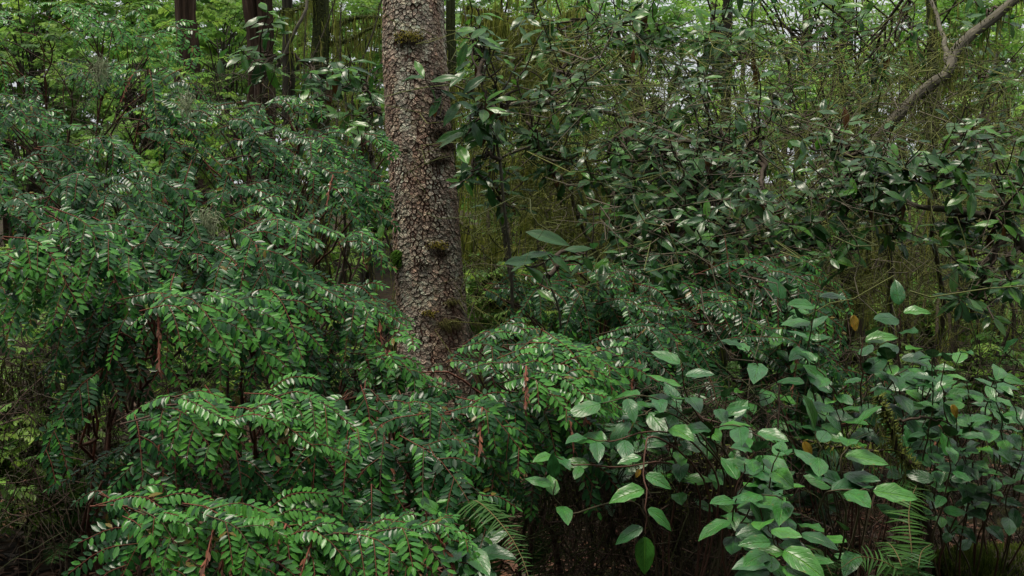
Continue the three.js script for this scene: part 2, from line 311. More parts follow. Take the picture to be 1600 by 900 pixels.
    big.push({ m, score: facing > 0.15 && v > 0 && v < 600 ? facing * Math.abs(poly.reduce((s, p, q) => { const b = poly[(q + 1) % poly.length]; return s + p[0] * b[1] - b[0] * p[1]; }, 0)) : 0 });
  }
  big.sort((a, b) => b.score - a.score);
  big.forEach(({ m, score }, k) => {
    if (k < 300 && score > 0) put('bark_plate', m.geometry(), plateMat, o);
    else { const b = small.p.length / 3; for (const f of ['p', 'n', 't', 'c']) for (const x of m[f]) small[f].push(x); for (const x of m.i) small.i.push(x + b); }
  });
  put('outer_bark', small.geometry(), plateMat, o).userData.kind = 'stuff';
  // moss tufts, knots and a dark beard of dead moss on the trunk
  const tuft = (name, u, v, wpx, n, len, cols, down = 0.4) => {
    const m = new MB();
    for (let k = 0; k < n; k++) {
      const uu = u + (R() + R() - 1) * wpx, vv = v + (R() + R() - 1) * wpx * 0.42, tgt = P(uu, vv, 5.8).sub(o.position), c = axis(tgt.y), r = rad(tgt.y), s = clamp((tgt.x - c.x) / r, -0.97, 0.97);
      const a = Math.asin(s), q = at(a, tgt.y, 0.006), out = V(Math.sin(a), 0, Math.cos(a)), L = len * (0.4 + R());
      const mid = q.clone().addScaledVector(out, L * 0.5).add(V((R() - 0.5) * L * 0.7, (R() - down) * L * 0.7, 0)), end = mid.clone().addScaledVector(out, L * 0.15).add(V((R() - 0.5) * L * 0.5, -down * L * (0.4 + R()), 0));
      m.tube([q, mid, end], [0.0018, 0.0015, 0.0006], 3, cols[Math.floor(R() * cols.length)]);
    }
    put(name, m.geometry(), mossMat, o).userData.kind = 'stuff';
  };
  const gold = [[0.30, 0.25, 0.03], [0.22, 0.20, 0.03], [0.16, 0.15, 0.03], [0.09, 0.07, 0.03]], dark = [[0.026, 0.02, 0.013], [0.04, 0.028, 0.016], [0.014, 0.011, 0.008]], olive = [[0.10, 0.10, 0.03], [0.06, 0.06, 0.025], [0.14, 0.13, 0.05]];
  tuft('moss_tuft', 640, 57, 26, 300, 0.012, gold); tuft('moss_tuft', 642, 65, 24, 260, 0.011, dark, 0.6);
  tuft('moss_tuft', 683, 382, 18, 190, 0.011, gold); tuft('moss_tuft', 688, 394, 16, 120, 0.01, dark, 0.7); tuft('moss_tuft', 663, 411, 12, 90, 0.01, dark, 0.6);
  tuft('moss_tuft', 706, 470, 14, 120, 0.015, olive, 0.6); tuft('moss_tuft', 673, 486, 14, 90, 0.013, gold);
  tuft('moss_tuft', 702, 500, 18, 160, 0.024, olive, 0.9);
  tuft('dark_moss_beard', 690, 207, 26, 520, 0.011, dark, 0.7); tuft('dark_moss_beard', 685, 250, 18, 200, 0.012, dark, 0.7); tuft('dark_moss_beard', 697, 228, 14, 200, 0.014, dark, 0.7);
  tuft('knot', 637, 235, 9, 90, 0.01, dark, 0.5);
  { const m = new MB(); for (let k = 0; k < 140; k++) { const q = at(-1.2 + R() * 0.4, P(613, 400, 5.8).y - o.position.y + (R() - 0.5) * 0.06, 0.0), e = q.clone().add(V(-0.03 * R(), -0.01 - R() * 0.03, 0.03 * R())); m.tube([q, e], [0.003, 0.001], 3, [0.07, 0.16, 0.02]); } put('moss_tuft', m.geometry(), mossMat, o).userData.kind = 'stuff'; }
}

// ---------------------------------------------------------------- moss that hangs from limbs
function hangMoss(parent, path, n, len, R, cols = null, spread = 0.03, thick = 1) {
  const m = new MB(), pal = cols || [[0.28, 0.31, 0.06], [0.20, 0.24, 0.05], [0.36, 0.37, 0.08], [0.12, 0.15, 0.035], [0.22, 0.21, 0.06]];
  for (let k = 0; k < n; k++) {
    const t0 = R() * (path.length - 1), t = clamp(t0 + Math.round(t0 * 1.1) * 0.0 + 0.9 * noise(Math.round(t0 * 1.3) * 3.1, n, 5), 0, path.length - 1.01), a = path[Math.floor(t)], b = path[Math.min(path.length - 1, Math.floor(t) + 1)], q = a.clone().lerp(b, t % 1).add(V((R() - 0.5) * spread, (R() - 0.5) * spread * 0.5, (R() - 0.5) * spread));
    const L = len * (0.15 + 0.85 * R() * R() + 0.35 * Math.max(0, noise(t * 1.7, 3, n))), pts = [q]; let c = q;
    const sw = (R() - 0.5) * 0.12, sz = (R() - 0.5) * 0.12;
    for (let s = 1; s <= 4; s++) { c = c.clone().add(V((sw + (R() - 0.5) * 0.5) * L / 4, -L / 4 * (0.7 + 0.6 * R()), (sz + (R() - 0.5) * 0.5) * L / 4)); pts.push(c); }
    const r = (0.001 + 0.0018 * R()) * thick;
    m.tube(pts, [r * 0.8, r * 1.3, r * 1.2, r * 0.8, r * 0.3], 3, pal[Math.floor(R() * pal.length)], false);
    if (R() < 0.5) { const e = pts[1 + Math.floor(R() * 3)]; m.tube([e, e.clone().add(V((R() - 0.5) * 0.05, -0.02 - R() * 0.06, (R() - 0.5) * 0.05))], [r * 0.8, r * 0.3], 3, pal[Math.floor(R() * pal.length)], false); }
  }
  put('hanging_moss', m.geometry(), mossMat, parent).userData.kind = 'stuff';
}
function sleeve(parent, path, rad, n, R, pal = [[0.10, 0.13, 0.025], [0.14, 0.16, 0.03], [0.07, 0.09, 0.02]]) { // short moss growing round a limb
  const m = new MB();
  for (let k = 0; k < n; k++) {
    const t = R() * (path.length - 1), a = path[Math.floor(t)], b = path[Math.min(path.length - 1, Math.floor(t) + 1)], d = unit(R), ax = b.clone().sub(a).normalize(); d.addScaledVector(ax, -d.dot(ax)).normalize(); d.y += 0.25;
    const r = typeof rad === 'function' ? rad(t / (path.length - 1)) : rad, q = a.clone().lerp(b, t % 1).addScaledVector(d, r * 0.9), e = q.clone().addScaledVector(d, 0.008 + R() * 0.016).add(V((R() - 0.5) * 0.015, -R() * 0.008, (R() - 0.5) * 0.015));
    m.tube([q, e], [0.0035, 0.0012], 3, pal[Math.floor(R() * pal.length)], false);
  }
  put('moss_sleeve', m.geometry(), mossMat, parent).userData.kind = 'stuff';
}

// ---------------------------------------------------------------- background trunks and far trees
function furrowedTrunk(o, path, rad, col, seed, ridge = 0.10, name = 'trunk') { // vertical ridges and fibres
  const m = new MB(), NA = 40, n = path.length, NH = n;
  for (let j = 0; j < NH; j++) for (let k = 0; k <= NA; k++) {
    const a = k / NA * Math.PI * 2, c = path[j], r = rad(j / (NH - 1));
    const e = ridge * r * (Math.abs(noise(Math.cos(a) * 4 + seed, Math.sin(a) * 4, c.y * 0.8)) * 2 - 0.7 + 0.35 * noise(Math.cos(a) * 11, Math.sin(a) * 11, c.y * 2.5 + seed));
    m.p.push(c.x + Math.sin(a) * (r + e), c.y, c.z + Math.cos(a) * (r + e)); m.n.push(Math.sin(a), 0, Math.cos(a)); m.t.push(k / NA, c.y * 0.3);
    const v = 0.8 + 0.5 * noise(Math.cos(a) * 7 + seed, Math.sin(a) * 7, c.y * 1.3); m.c.push(col[0] * v, col[1] * v, col[2] * v);
  }
  for (let j = 0; j < NH - 1; j++) for (let k = 0; k < NA; k++) { const b = j * (NA + 1) + k; m.i.push(b, b + 1, b + NA + 1, b + 1, b + NA + 2, b + NA + 1); }
  const g = m.geometry(); g.computeVertexNormals();
  put(name, g, wood, o);
}
const sprigs = {};
function sprig(shape) { // a twig with a dozen leaves, the piece far foliage is made of
  if (sprigs[shape]) return sprigs[shape];
  const R = rng(shape.length * 31), m = new MB(), tp = shapes[shape][0], n = shape === 'farLong' ? 9 : 15;
  m.tube([V(0, 0, 0), V(0.02, 0.03, 0.5), V(0, -0.02, 1)], [0.014, 0.01, 0.004], 3, [0.5, 0.3, 0.5], false);
  for (let k = 0; k < n; k++) {
    const t = 0.15 + 0.85 * (k + R() * 0.6) / n, f = k % 2 ? 1 : -1, dir = V(f * (0.7 + 0.3 * R()), -0.25 + (R() - 0.5) * 0.7, 0.2 + 0.7 * R() * t).normalize(), nr = V((R() - 0.5) * 0.8, 1, (R() - 0.5) * 0.8); nr.addScaledVector(dir, -nr.dot(dir)).normalize(); const v = 0.75 + 0.5 * R();
    m.leaf(tp, V(0, 0.03 * Math.sin(t * 3), t), dir, nr, (shape === 'farLong' ? 0.48 : 0.36) * (0.7 + 0.5 * R()), C(v, v * (0.92 + 0.16 * R()), v));
  }
  return sprigs[shape] = m.geometry();
}
class Cloud { constructor(shape) { this.shape = shape; this.m = []; this.c = []; }
  put(name, parent) {
    const im = new THREE.InstancedMesh(sprig(this.shape), farLeaf, this.m.length); this.m.forEach((q, k) => { im.setMatrixAt(k, q); im.setColorAt(k, this.c[k]); });
    im.name = name; im.castShadow = im.receiveShadow = true; im.userData.kind = 'stuff'; parent.add(im); return im;
  } }
function leafCloud(cl, R, c, r, n, L, cols, clumps = 24, tight = 1) { // n leaves of length L, in clumps, as sprigs
  const cs = []; for (let k = 0; k < clumps; k++) { const q = unit(R); cs.push(V(c.x + q.x * r.x, c.y + q.y * r.y, c.z + q.z * r.z)); }
  const s = Math.max(0.12, 0.9 * Math.cbrt(r.x * r.y * r.z / clumps)) * tight, long = cl.shape === 'farLong', size = L / (long ? 0.48 : 0.36), qt = new THREE.Quaternion(), eu = new THREE.Euler();
  for (let k = 0; k < n; k += long ? 9 : 15) {
    const q = cs[Math.floor(R() * clumps)], g = unit(R), z = size * (0.7 + 0.6 * R());
    qt.setFromEuler(eu.set((R() - 0.4) * 0.9, R() * 6.283, (R() - 0.5) * 0.9, 'YXZ'));
    cl.m.push(new THREE.Matrix4().compose(V(q.x + g.x * s * 1.3, q.y + g.y * s * 0.8, q.z + g.z * s * 1.3), qt, V(z, z, z))); cl.c.push(cols[Math.floor(R() * cols.length)]);
  }
  return cs;
}
const woodGreens = [C(0.12, 0.25, 0.045), C(0.17, 0.33, 0.05), C(0.08, 0.18, 0.04), C(0.23, 0.38, 0.06), C(0.14, 0.24, 0.05)]; // one mix of leaf colours for all the leafy growth behind
function farTree(name, label, category, u, d, r0, opts) {
  const g = P(u, 450, d), o = thing(name, label, category, opts.group ?? null, g.x, g.z), R = rng(opts.seed), H = opts.h;
  const path = crook([V(0, -0.2, 0), V((R() - 0.5) * 0.2, H * 0.4, (R() - 0.5) * 0.2), V((opts.lean ?? 0), H, (R() - 0.5) * 0.4)], R, r0 * 0.15, 44);
  furrowedTrunk(o, path, (t) => r0 * (1 - 0.55 * t) + r0 * 0.6 * Math.exp(-t * 22), opts.bark, opts.seed, opts.ridge ?? 0.14);
  if (opts.moss) sleeve(o, path.slice(0, 26), (t) => r0 * (1 - 0.3 * t), opts.moss, R);
  const fol = new Cloud(opts.shape ?? 'far'), br = new MB();
  for (const [dx, y, dz, rx, ry, rz, n] of opts.crown ?? []) {
    const cs = leafCloud(fol, R, V(dx, y, dz), V(rx, ry, rz), n, opts.L ?? 0.09, opts.greens ?? woodGreens, 26);
    for (const q of cs) { const k = clamp(Math.floor((q.y - 0.3) / H * 40), 3, 43), a = path[k]; if (a) br.tube(crook([a, a.clone().lerp(q, 0.5).add(V(0, 0.15, 0)), q], R, 0.06, 7), (t) => lerp(r0 * 0.16, 0.005, t), 4, opts.bark); }
  }
  if (fol.m.length) { fol.put('crown', o); put('limb', br.geometry(), wood, o); }
  return [o, path, R];
}
const redBark = [0.085, 0.052, 0.038], greyBark = [0.06, 0.052, 0.04], mossBark = [0.05, 0.06, 0.022];
const crownL = (h) => [[0, h * 0.8, 0, 2.2, h * 0.16, 2.0, 2600]];
farTree('furrowed_tree', 'reddish furrowed trunk behind the shrubs at top left, left of the mossy trunk', 'tree', 412, 13, 0.165, { h: 9, seed: 11, bark: redBark, ridge: 0.3, crown: crownL(9) });
farTree('furrowed_tree', 'leftmost reddish furrowed trunk half hidden by top left shrubs', 'tree', 302, 11, 0.12, { h: 8, seed: 12, bark: redBark, ridge: 0.32, crown: crownL(8) });
{
  const [o, path, R] = farTree('mossy_tree', 'dark moss-covered trunk between the reddish trunks and the big spruce', 'tree', 502, 9.5, 0.082, { h: 8, seed: 13, bark: mossBark, moss: 2600, lean: 0.15, crown: crownL(8) });
  const org = o.position, mk = (px) => crook(px.map(([u, v, d]) => P(u, v, d).sub(org)), R, 0.02, 14);
  const limbs = [mk([[505, 70, 9.5], [545, 62, 9.3], [580, 45, 9.0], [640, 20, 8.8]]), mk([[505, 55, 9.5], [550, 30, 9.4], [600, 28, 9.2], [650, 40, 9.0]]), mk([[500, 170, 9.5], [540, 165, 9.2], [590, 190, 9.0], [640, 185, 8.8]]), mk([[505, -20, 9.5], [470, 10, 9.2], [440, 20, 9.0]])];
  limbs.forEach((l) => { const m = new MB(); m.tube(l, (t) => lerp(0.022, 0.006, t), 6, mossBark); put('limb', m.geometry(), wood, o); sleeve(o, l, (t) => lerp(0.022, 0.008, t), 420, R); hangMoss(o, l, 150, 0.42, R, null, 0.05); });
}
farTree('slender_tree', 'thin greyish trunk between the two reddish furrowed trunks', 'tree', 455, 15, 0.09, { h: 9, seed: 14, bark: greyBark, crown: crownL(9) });
farTree('slender_tree', 'dark slim trunk just right of the big spruce near the top', 'tree', 716, 9, 0.045, { h: 7, seed: 15, bark: mossBark, moss: 500, crown: [[0, 5.8, 0, 1.4, 0.8, 1.4, 900]] });
farTree('slender_tree', 'dark slim upright trunk behind the leaves at upper right centre', 'tree', 1128, 10, 0.05, { h: 7, seed: 16, bark: greyBark, crown: [[0, 5.8, 0, 1.4, 0.8, 1.4, 900]] });
farTree('slender_tree', 'dark slim leaning trunk at the top right of centre, with hanging moss', 'tree', 820, 11, 0.06, { h: 7, seed: 17, lean: 0.5, bark: mossBark, moss: 500, crown: [[0, 5.9, 0, 1.4, 0.8, 1.4, 900]] });
farTree('slender_tree', 'mossy slim trunk standing near the right edge of the thicket', 'tree', 1450, 10.5, 0.06, { h: 7, seed: 18, bark: mossBark, moss: 700, lean: -0.3, crown: [[0, 5.9, 0, 1.4, 0.8, 1.4, 900]] });

function farBush(label, u, d, list, n, L, greens, seed, shape = 'far') { // leafy shrub far behind: stems and a loose crown
  const g = P(u, 450, d), o = thing('background_shrub', label, 'shrub', 'leafy shrubs far behind the thicket', g.x, g.z), R = rng(seed), m = new Cloud(shape), w = new MB();
  for (const [uu, vv, dd, ru, rv, rz, part] of list) {
    const c = P(uu, vv, dd).sub(o.position), cs = leafCloud(m, R, c, V(ru * dd / F, rv * dd / F, rz), Math.round(n * (part ?? 1)), L, greens, 30);
    const hub = V(c.x * 0.4 + (R() - 0.5) * 0.4, Math.max(0.4, c.y * 0.45), c.z * 0.4);
    w.tube(crook([V((R() - 0.5) * 0.3, -0.1, (R() - 0.5) * 0.3), hub, c], R, 0.06, 12), (t) => lerp(0.03, 0.012, t), 5, greyBark);
    for (const q of cs) w.tube(crook([hub.clone().lerp(c, R()), q.clone().lerp(c, 0.4).add(V(0, 0.08, 0)), q], R, 0.05, 6), (t) => lerp(0.011, 0.003, t), 4, greyBark);
  }
  put('stem', w.geometry(), wood, o); m.put('foliage', o);
}
farBush('pale green shrub behind the leftmost shrubs at the top left corner', 60, 12, [[60, 60, 12, 170, 90, 1.0], [40, 240, 12, 160, 80, 1.0]], 4200, 0.06, woodGreens, 31);
farBush('bright green shrub between the reddish trunks at top left', 340, 16, [[340, 60, 16, 120, 90, 1.5], [330, 190, 15, 120, 70, 1.2, 0.6]], 4500, 0.075, woodGreens, 32);
farBush('bright green shrub glimpsed just left of the big spruce', 560, 15, [[570, 60, 15, 110, 90, 1.4], [560, 200, 14, 100, 80, 1.2], [600, 320, 13, 90, 60, 1]], 4000, 0.075, woodGreens, 33);
farBush('green shrub glimpsed just right of the big spruce', 790, 15, [[790, 60, 15, 110, 90, 1.4], [800, 230, 14, 120, 80, 1.2], [790, 380, 13, 100, 60, 1]], 3200, 0.075, woodGreens, 34);
farBush('bright green shrub behind the arching leaves at the top, right of centre', 1000, 14, [[1000, 40, 14, 140, 80, 1.4], [980, 190, 13, 130, 90, 1.2]], 4600, 0.085, woodGreens, 35, 'farLong');
farBush('brightest yellow-green shrub lit from behind at top right', 1290, 14, [[1250, 40, 15, 170, 90, 1.4], [1330, 130, 14, 160, 90, 1.4], [1200, 190, 13, 140, 70, 1.1]], 4800, 0.10, woodGreens, 36, 'farLong');
farBush('bright green shrub in the top right corner behind the slanting limb', 1500, 14, [[1500, 40, 14, 160, 90, 1.2], [1540, 180, 13, 130, 90, 1.2]], 4400, 0.10, woodGreens, 37, 'farLong');
farBush('olive shrub low behind the mossy stems at the right edge', 1480, 12, [[1500, 360, 12, 180, 90, 1.0], [1420, 500, 11, 180, 60, 1.0]], 1500, 0.07, woodGreens, 38);
farBush('dim green shrub low behind the middle of the thicket', 1000, 11, [[1000, 370, 11, 200, 90, 1.0], [900, 500, 10, 180, 70, 0.9]], 1800, 0.07, woodGreens, 39);
farBush('dense dim shrub behind the slanting limb at right, below the bright foliage', 1330, 10.5, [[1330, 330, 10.5, 170, 80, 0.9], [1560, 300, 10.5, 140, 80, 0.9], [1300, 480, 10, 170, 70, 0.9], [1560, 470, 10, 130, 80, 0.9]], 3400, 0.075, woodGreens, 138, 'farLong');
farBush('dense dim shrub behind the hanging moss right of the spruce', 850, 10.5, [[850, 280, 10.5, 140, 90, 0.9], [820, 430, 10, 150, 70, 0.8], [1080, 280, 10.5, 130, 90, 0.9], [860, 120, 11, 140, 90, 0.9]], 3400, 0.07, woodGreens, 139);
farBush('dark shrub in the shade low behind the left shrubs', 260, 7, [[130, 520, 6.6, 150, 90, 0.5], [330, 560, 6.4, 130, 90, 0.5], [520, 560, 6.8, 110, 90, 0.5], [60, 640, 5.2, 140, 60, 0.4, 0.8], [-40, 740, 4.9, 120, 70, 0.4, 0.8], [120, 760, 5.4, 100, 40, 0.3, 0.5]], 3000, 0.045, woodGreens, 140);
farBush('dark shrub in the shade just right of the foot of the spruce', 775, 7.4, [[775, 450, 7.2, 80, 70, 0.4], [900, 500, 7.0, 80, 60, 0.4]], 2200, 0.05, woodGreens, 142);
farBush('dark shrub in the shade low behind the broad leaves', 1150, 7, [[960, 620, 6.2, 120, 80, 0.5], [1130, 640, 6.2, 130, 80, 0.5], [1330, 620, 6.4, 130, 80, 0.5], [1530, 620, 6.2, 110, 80, 0.5]], 3000, 0.05, woodGreens, 141);
farBush('dim green shrub low behind the left shrubs', 280, 10.5, [[280, 330, 10.5, 200, 110, 1.0], [120, 450, 10, 190, 80, 0.9], [450, 430, 10, 150, 80, 0.9], [290, 215, 9.4, 120, 60, 0.7], [200, 130, 9.6, 100, 70, 0.7, 0.7]], 2600, 0.06, woodGreens, 40);
{ // the wood farther off, which reads as one mass, and the same wood beside and behind the place the picture was taken from
  const R = rng(404), m = new Cloud('far'), w = new MB();
  for (let k = 0; k < 170; k++) {
    const d = 18 + R() * 18, u = -600 + R() * 2800, open = Math.exp(-Math.pow((u - 1300) / 300, 2)), g = P(u, 450, d), h = 5 + R() * 8;
    const q = V(g.x, gh(g.x, g.z), g.z);
    if (k % 4 === 0) w.tube([q.clone().add(V(0, -0.3, 0)), q.clone().add(V((R() - 0.5) * 0.9, h * 0.5, 0)), q.clone().add(V((R() - 0.5) * 1.6, h, 0))], [0.14, 0.1, 0.04], 6, R() < 0.5 ? redBark : greyBark);
    if (R() < open * 1.05) continue;
    leafCloud(m, R, V(q.x, h * 0.55 + 0.3, q.z), V(1.9, h * 0.5, 1.4), 4200, 0.12, woodGreens, 22);
  }
  const t = put('distant_wood_trunks', w.geometry(), wood); t.userData = { kind: 'stuff', label: 'slim trunks of the distant wood behind the thicket', category: 'trunks' };
  m.put('distant_wood', scene).userData = { kind: 'stuff', label: 'green foliage of the distant wood behind everything', category: 'foliage' };
  const n = new Cloud('far'), x = new MB();
  for (let k = 0; k < 64; k++) {
    const a = lerp(-0.62, Math.PI + 0.62, (k + R()) / 64), r = 6.5 + R() * 5, q = V(Math.cos(a) * r, 0, Math.sin(a) * r + 0.5), h = 8 + R() * 4; q.y = gh(q.x, q.z);
    x.tube([q.clone().add(V(0, -0.3, 0)), q.clone().add(V((R() - 0.5) * 0.4, h * 0.5, 0)), q.clone().add(V((R() - 0.5), h, 0))], [0.2, 0.15, 0.05], 7, R() < 0.5 ? redBark : greyBark);
    leafCloud(n, R, V(q.x, h * 0.52, q.z), V(1.3, h * 0.5, 1.3), 3600, 0.16, woodGreens, 24);
  }
  const y = put('surrounding_wood_trunks', x.geometry(), wood); y.userData = { kind: 'stuff', label: 'trunks of the same wood around the viewpoint', category: 'trunks' };
  n.put('surrounding_wood', scene).userData = { kind: 'stuff', label: 'foliage of the same wood around the viewpoint', category: 'foliage' };
}

// ---------------------------------------------------------------- huckleberry shrubs
const redTwig = [0.115, 0.04, 0.026], brownTwig = [0.075, 0.05, 0.032];
function shoot(pl, tw, pts, face, leafL, bright, rTwig, startT = 0.15, sideShoots = 0) {
  const R = pl.R, len = pts.reduce((s, p, k) => k ? s + p.distanceTo(pts[k - 1]) : 0, 0), n = Math.max(3, Math.round(len * (1 - startT) / (leafL * 0.235))), cur = new THREE.CatmullRomCurve3(pts);
  const line = []; for (let k = 0; k <= 6; k++) line.push(cur.getPoint(k / 6));
  tw.tube(line, (t) => lerp(rTwig * 0.8, 0.0008, t), 4, R() < 0.7 ? redTwig : brownTwig);
  let flip = R() < 0.5 ? 1 : -1; const every = sideShoots ? Math.floor(n / (sideShoots + 1)) : 1e9;
  for (let k = 0; k < n; k++) {
    const t = startT + (1 - startT) * (k + 0.5) / n, q = cur.getPoint(t), T = cur.getTangent(t);
    const S = T.clone().cross(face); if (S.lengthSq() < 1e-4) S.set(1, 0, 0); S.normalize(); const N = S.clone().cross(T).normalize();
    flip = -flip;
    if (R() < 0.075) continue;
    const a = lerp(1.22, 0.7, Math.pow(t, 4)) + (R() - 0.5) * 0.22, dir = T.clone().multiplyScalar(Math.cos(a)).addScaledVector(S, flip * Math.sin(a)).addScaledVector(N, -0.1 + (R() - 0.5) * 0.3).add(V(0, -0.1, 0));
    const nrm = N.clone().addScaledVector(UP, 0.3).add(V((R() - 0.5) * 0.42, (R() - 0.5) * 0.3, (R() - 0.5) * 0.42));
    addLeaf(pl, q.clone().addScaledVector(S, flip * 0.0015), dir, nrm, leafL * (0.62 + 0.42 * Math.sin(Math.PI * Math.min(1, 0.18 + 0.72 * t)) + (R() - 0.5) * 0.34), pickTone(R, bright * (0.35 + 0.9 * t * t)));
    if (sideShoots && k && k % every === 0) {
      const sl = len * (0.22 + 0.30 * R()) * (1.1 - 0.5 * t), sd = T.clone().multiplyScalar(0.75).addScaledVector(S, flip * 0.75).addScaledVector(N, (R() - 0.3) * 0.35).normalize();
      const e1 = q.clone().addScaledVector(sd, sl * 0.5), e2 = q.clone().addScaledVector(sd, sl).add(V(0, -sl * 0.28, 0));
      shoot(pl, tw, [q, e1, e2], face, leafL * 0.92, bright, rTwig * 0.6, 0.12);
    }
  }
  const T = cur.getTangent(1); addLeaf(pl, cur.getPoint(1), T, face, leafL * 0.8, pickTone(R, bright));
}
function deadSpray(pl, m, a, b) { // rust-brown withered shoot
  const R = pl.R, n = 22, cur = new THREE.CatmullRomCurve3([a, a.clone().lerp(b, 0.5).add(V(0, 0.015, 0)), b]);
  const c = [C(0.12, 0.045, 0.025), C(0.085, 0.035, 0.022), C(0.17, 0.06, 0.03)];
  m.tube([0, 0.33, 0.66, 1].map((t) => cur.getPoint(t)), (t) => lerp(0.003, 0.0012, t), 4, [0.2, 0.06, 0.035]);
  for (let k = 0; k < n; k++) { const t = 0.1 + 0.9 * k / n, T = cur.getTangent(t), dir = T.clone().add(unit(R).multiplyScalar(0.55)).normalize(), nr = unit(R); nr.addScaledVector(dir, -nr.dot(dir)).normalize(); m.leaf(shapes.farLong[0], cur.getPoint(t), dir, nr, 0.018 + R() * 0.012, c[k % 3]); }
}
// clusters: [u, v, depth, half width, half height (sheet units), half depth in m, sprays, freshness, way the sprays point (degrees, 0 = right, 90 = down), arch]
function huckleberry(label, baseU, baseD, clusters, leafL = 0.031) {
  const g = P(baseU, 450, baseD), pl = plant('huckleberry_shrub', 'huckleberry', label, 'shrub', 'small-leaved evergreen shrubs', g.x, g.z), { o, R } = pl, tw = new MB(), dead = new MB();
  for (const [u, v, d, ru, rv, rd, n, fresh = 0.3, way = null, len = 0.34] of clusters) {
    const c = P(u, v, d).sub(o.position), root = V((R() - 0.5) * 0.35, -0.08, (R() - 0.5) * 0.35);
    const hub = c.clone().add(V((R() - 0.5) * 0.1, -0.06, -0.22)), mid = root.clone().lerp(hub, 0.55).add(V((root.x - hub.x) * 0.25, 0.22 * hub.y, -0.1));
    const bough = crook([root, mid, hub], R, 0.04, 16), m = new MB(), r0 = 0.007 + 0.004 * R();
    m.tube(bough, (t) => lerp(r0, 0.004, t), 6, R() < 0.5 ? [0.06, 0.04, 0.03] : [0.08, 0.042, 0.03]);
    put('branch', m.geometry(), wood, o);
    const turn = (R() - 0.5) * 24, side0 = R() < 0.5 ? 20 : 160;
    for (let k = 0; k < n * 0.54; k++) {
      const q = unit(R), tip = c.clone().add(V(q.x * ru * 1.1 * d / F, q.y * rv * 0.6 * d / F, q.z * rd));
      const stray = R() < 0.22, ang = THREE.MathUtils.degToRad((way ?? side0) + turn + (R() - 0.5) * (stray ? 170 : 44)), L = len * (0.5 + 0.75 * R()) * (stray ? 1.15 : 1);
      const aim = V(Math.cos(ang), -Math.sin(ang) * 0.85, 0.25 + 0.6 * R()).normalize(), st = tip.clone().addScaledVector(aim, -L * 0.5); tip.addScaledVector(aim, L * 0.5);
      const md = st.clone().lerp(tip, 0.5).add(V(0, L * (0.10 + 0.14 * R()), 0));
      const b = bough[9 + Math.floor(R() * 7)];
      tw.tube(crook([b, b.clone().lerp(st, 0.5).add(V(0, 0.04, 0)), st], R, 0.018, 7), (t) => lerp(0.0045, 0.0024, t), 4, R() < 0.5 ? [0.07, 0.045, 0.035] : [0.11, 0.045, 0.03]);
      const down = clamp(-aim.y, 0, 1), face = V((R() - 0.5) * 0.3, 1 - 0.5 * down, 0.42 + 0.5 * down).normalize();
      shoot(pl, tw, [st, md, tip.clone().add(V(0, -L * 0.08, 0))], face, leafL * (0.85 + 0.3 * R()), fresh, 0.0022, 0.1, stray ? 1 : 2 + Math.floor(R() * 4));
      if (R() < 0.09) deadSpray(pl, dead, md, md.clone().add(V((R() - 0.5) * 0.12, -0.06 - R() * 0.16, 0.05 + R() * 0.05)));
    }
  }
  put('twigs', tw.geometry(), twigMat, o).userData.kind = 'stuff';
  if (!dead.empty) put('withered_shoots', dead.geometry(), new THREE.MeshStandardMaterial({ vertexColors: true, roughness: 0.9, side: THREE.DoubleSide }), o).userData.kind = 'stuff';
  return pl;
}
huckleberry('glossy small-leaved shrub with drooping ladder-like sprays at left middle', 190, 4.3, [
  [60, 425, 3.55, 60, 30, 0.12, 12, 0.9, 30, 0.3], [170, 395, 3.7, 80, 30, 0.2, 14, 0.6, 25], [130, 510, 3.7, 40, 40, 0.15, 7, 0.15, 92, 0.34], [215, 510, 3.7, 50, 40, 0.15, 8, 0.2, 88, 0.34],
  [280, 500, 3.45, 50, 25, 0.12, 12, 0.95, 30, 0.28], [95, 640, 3.5, 15, 25, 0.08, 3, 0.35, 105, 0.30], [250, 440, 4.0, 110, 70, 0.25, 12, 0.2, 60], [60, 470, 4.3, 70, 30, 0.2, 5, 0.15, 60, 0.26]]);
huckleberry('fresh green small-leaved shrub reaching from the left towards the spruce trunk', 430, 4.5, [
  [380, 420, 3.9, 60, 60, 0.2, 12, 0.35, 50], [440, 370, 4.1, 70, 40, 0.2, 10, 0.4, 25], [400, 510, 3.6, 50, 35, 0.15, 11, 0.8, 45, 0.3], [490, 450, 4.0, 70, 60, 0.2, 11, 0.35, 35],
  [550, 480, 4.2, 40, 40, 0.2, 8, 0.45, 20, 0.28], [470, 560, 4.1, 70, 60, 0.2, 10, 0.15, 70], [600, 500, 4.5, 30, 20, 0.12, 5, 0.6, 15, 0.22], [610, 570, 4.0, 40, 30, 0.12, 11, 1.1, 20, 0.24], [540, 610, 4.3, 70, 40, 0.2, 8, 0.12, 80, 0.28], [560, 390, 4.8, 40, 30, 0.2, 5, 0.45, 10, 0.26]]);
huckleberry('small-leaved shrub with bright fresh tips at lower left, near the ground', 330, 3.7, [
  [300, 655, 3.15, 50, 25, 0.12, 12, 1.2, 35, 0.28], [440, 665, 3.1, 65, 22, 0.12, 14, 1.2, 20, 0.28], [255, 710, 3.4, 35, 40, 0.15, 6, 0.15, 92, 0.28], [200, 740, 3.6, 40, 40, 0.15, 4, 0.1, 110, 0.26],
  [380, 740, 3.5, 50, 35, 0.2, 6, 0.12, 80, 0.28], [520, 720, 3.4, 50, 60, 0.15, 9, 0.25, 90], [430, 760, 3.5, 40, 70, 0.15, 7, 0.15, 92]]);
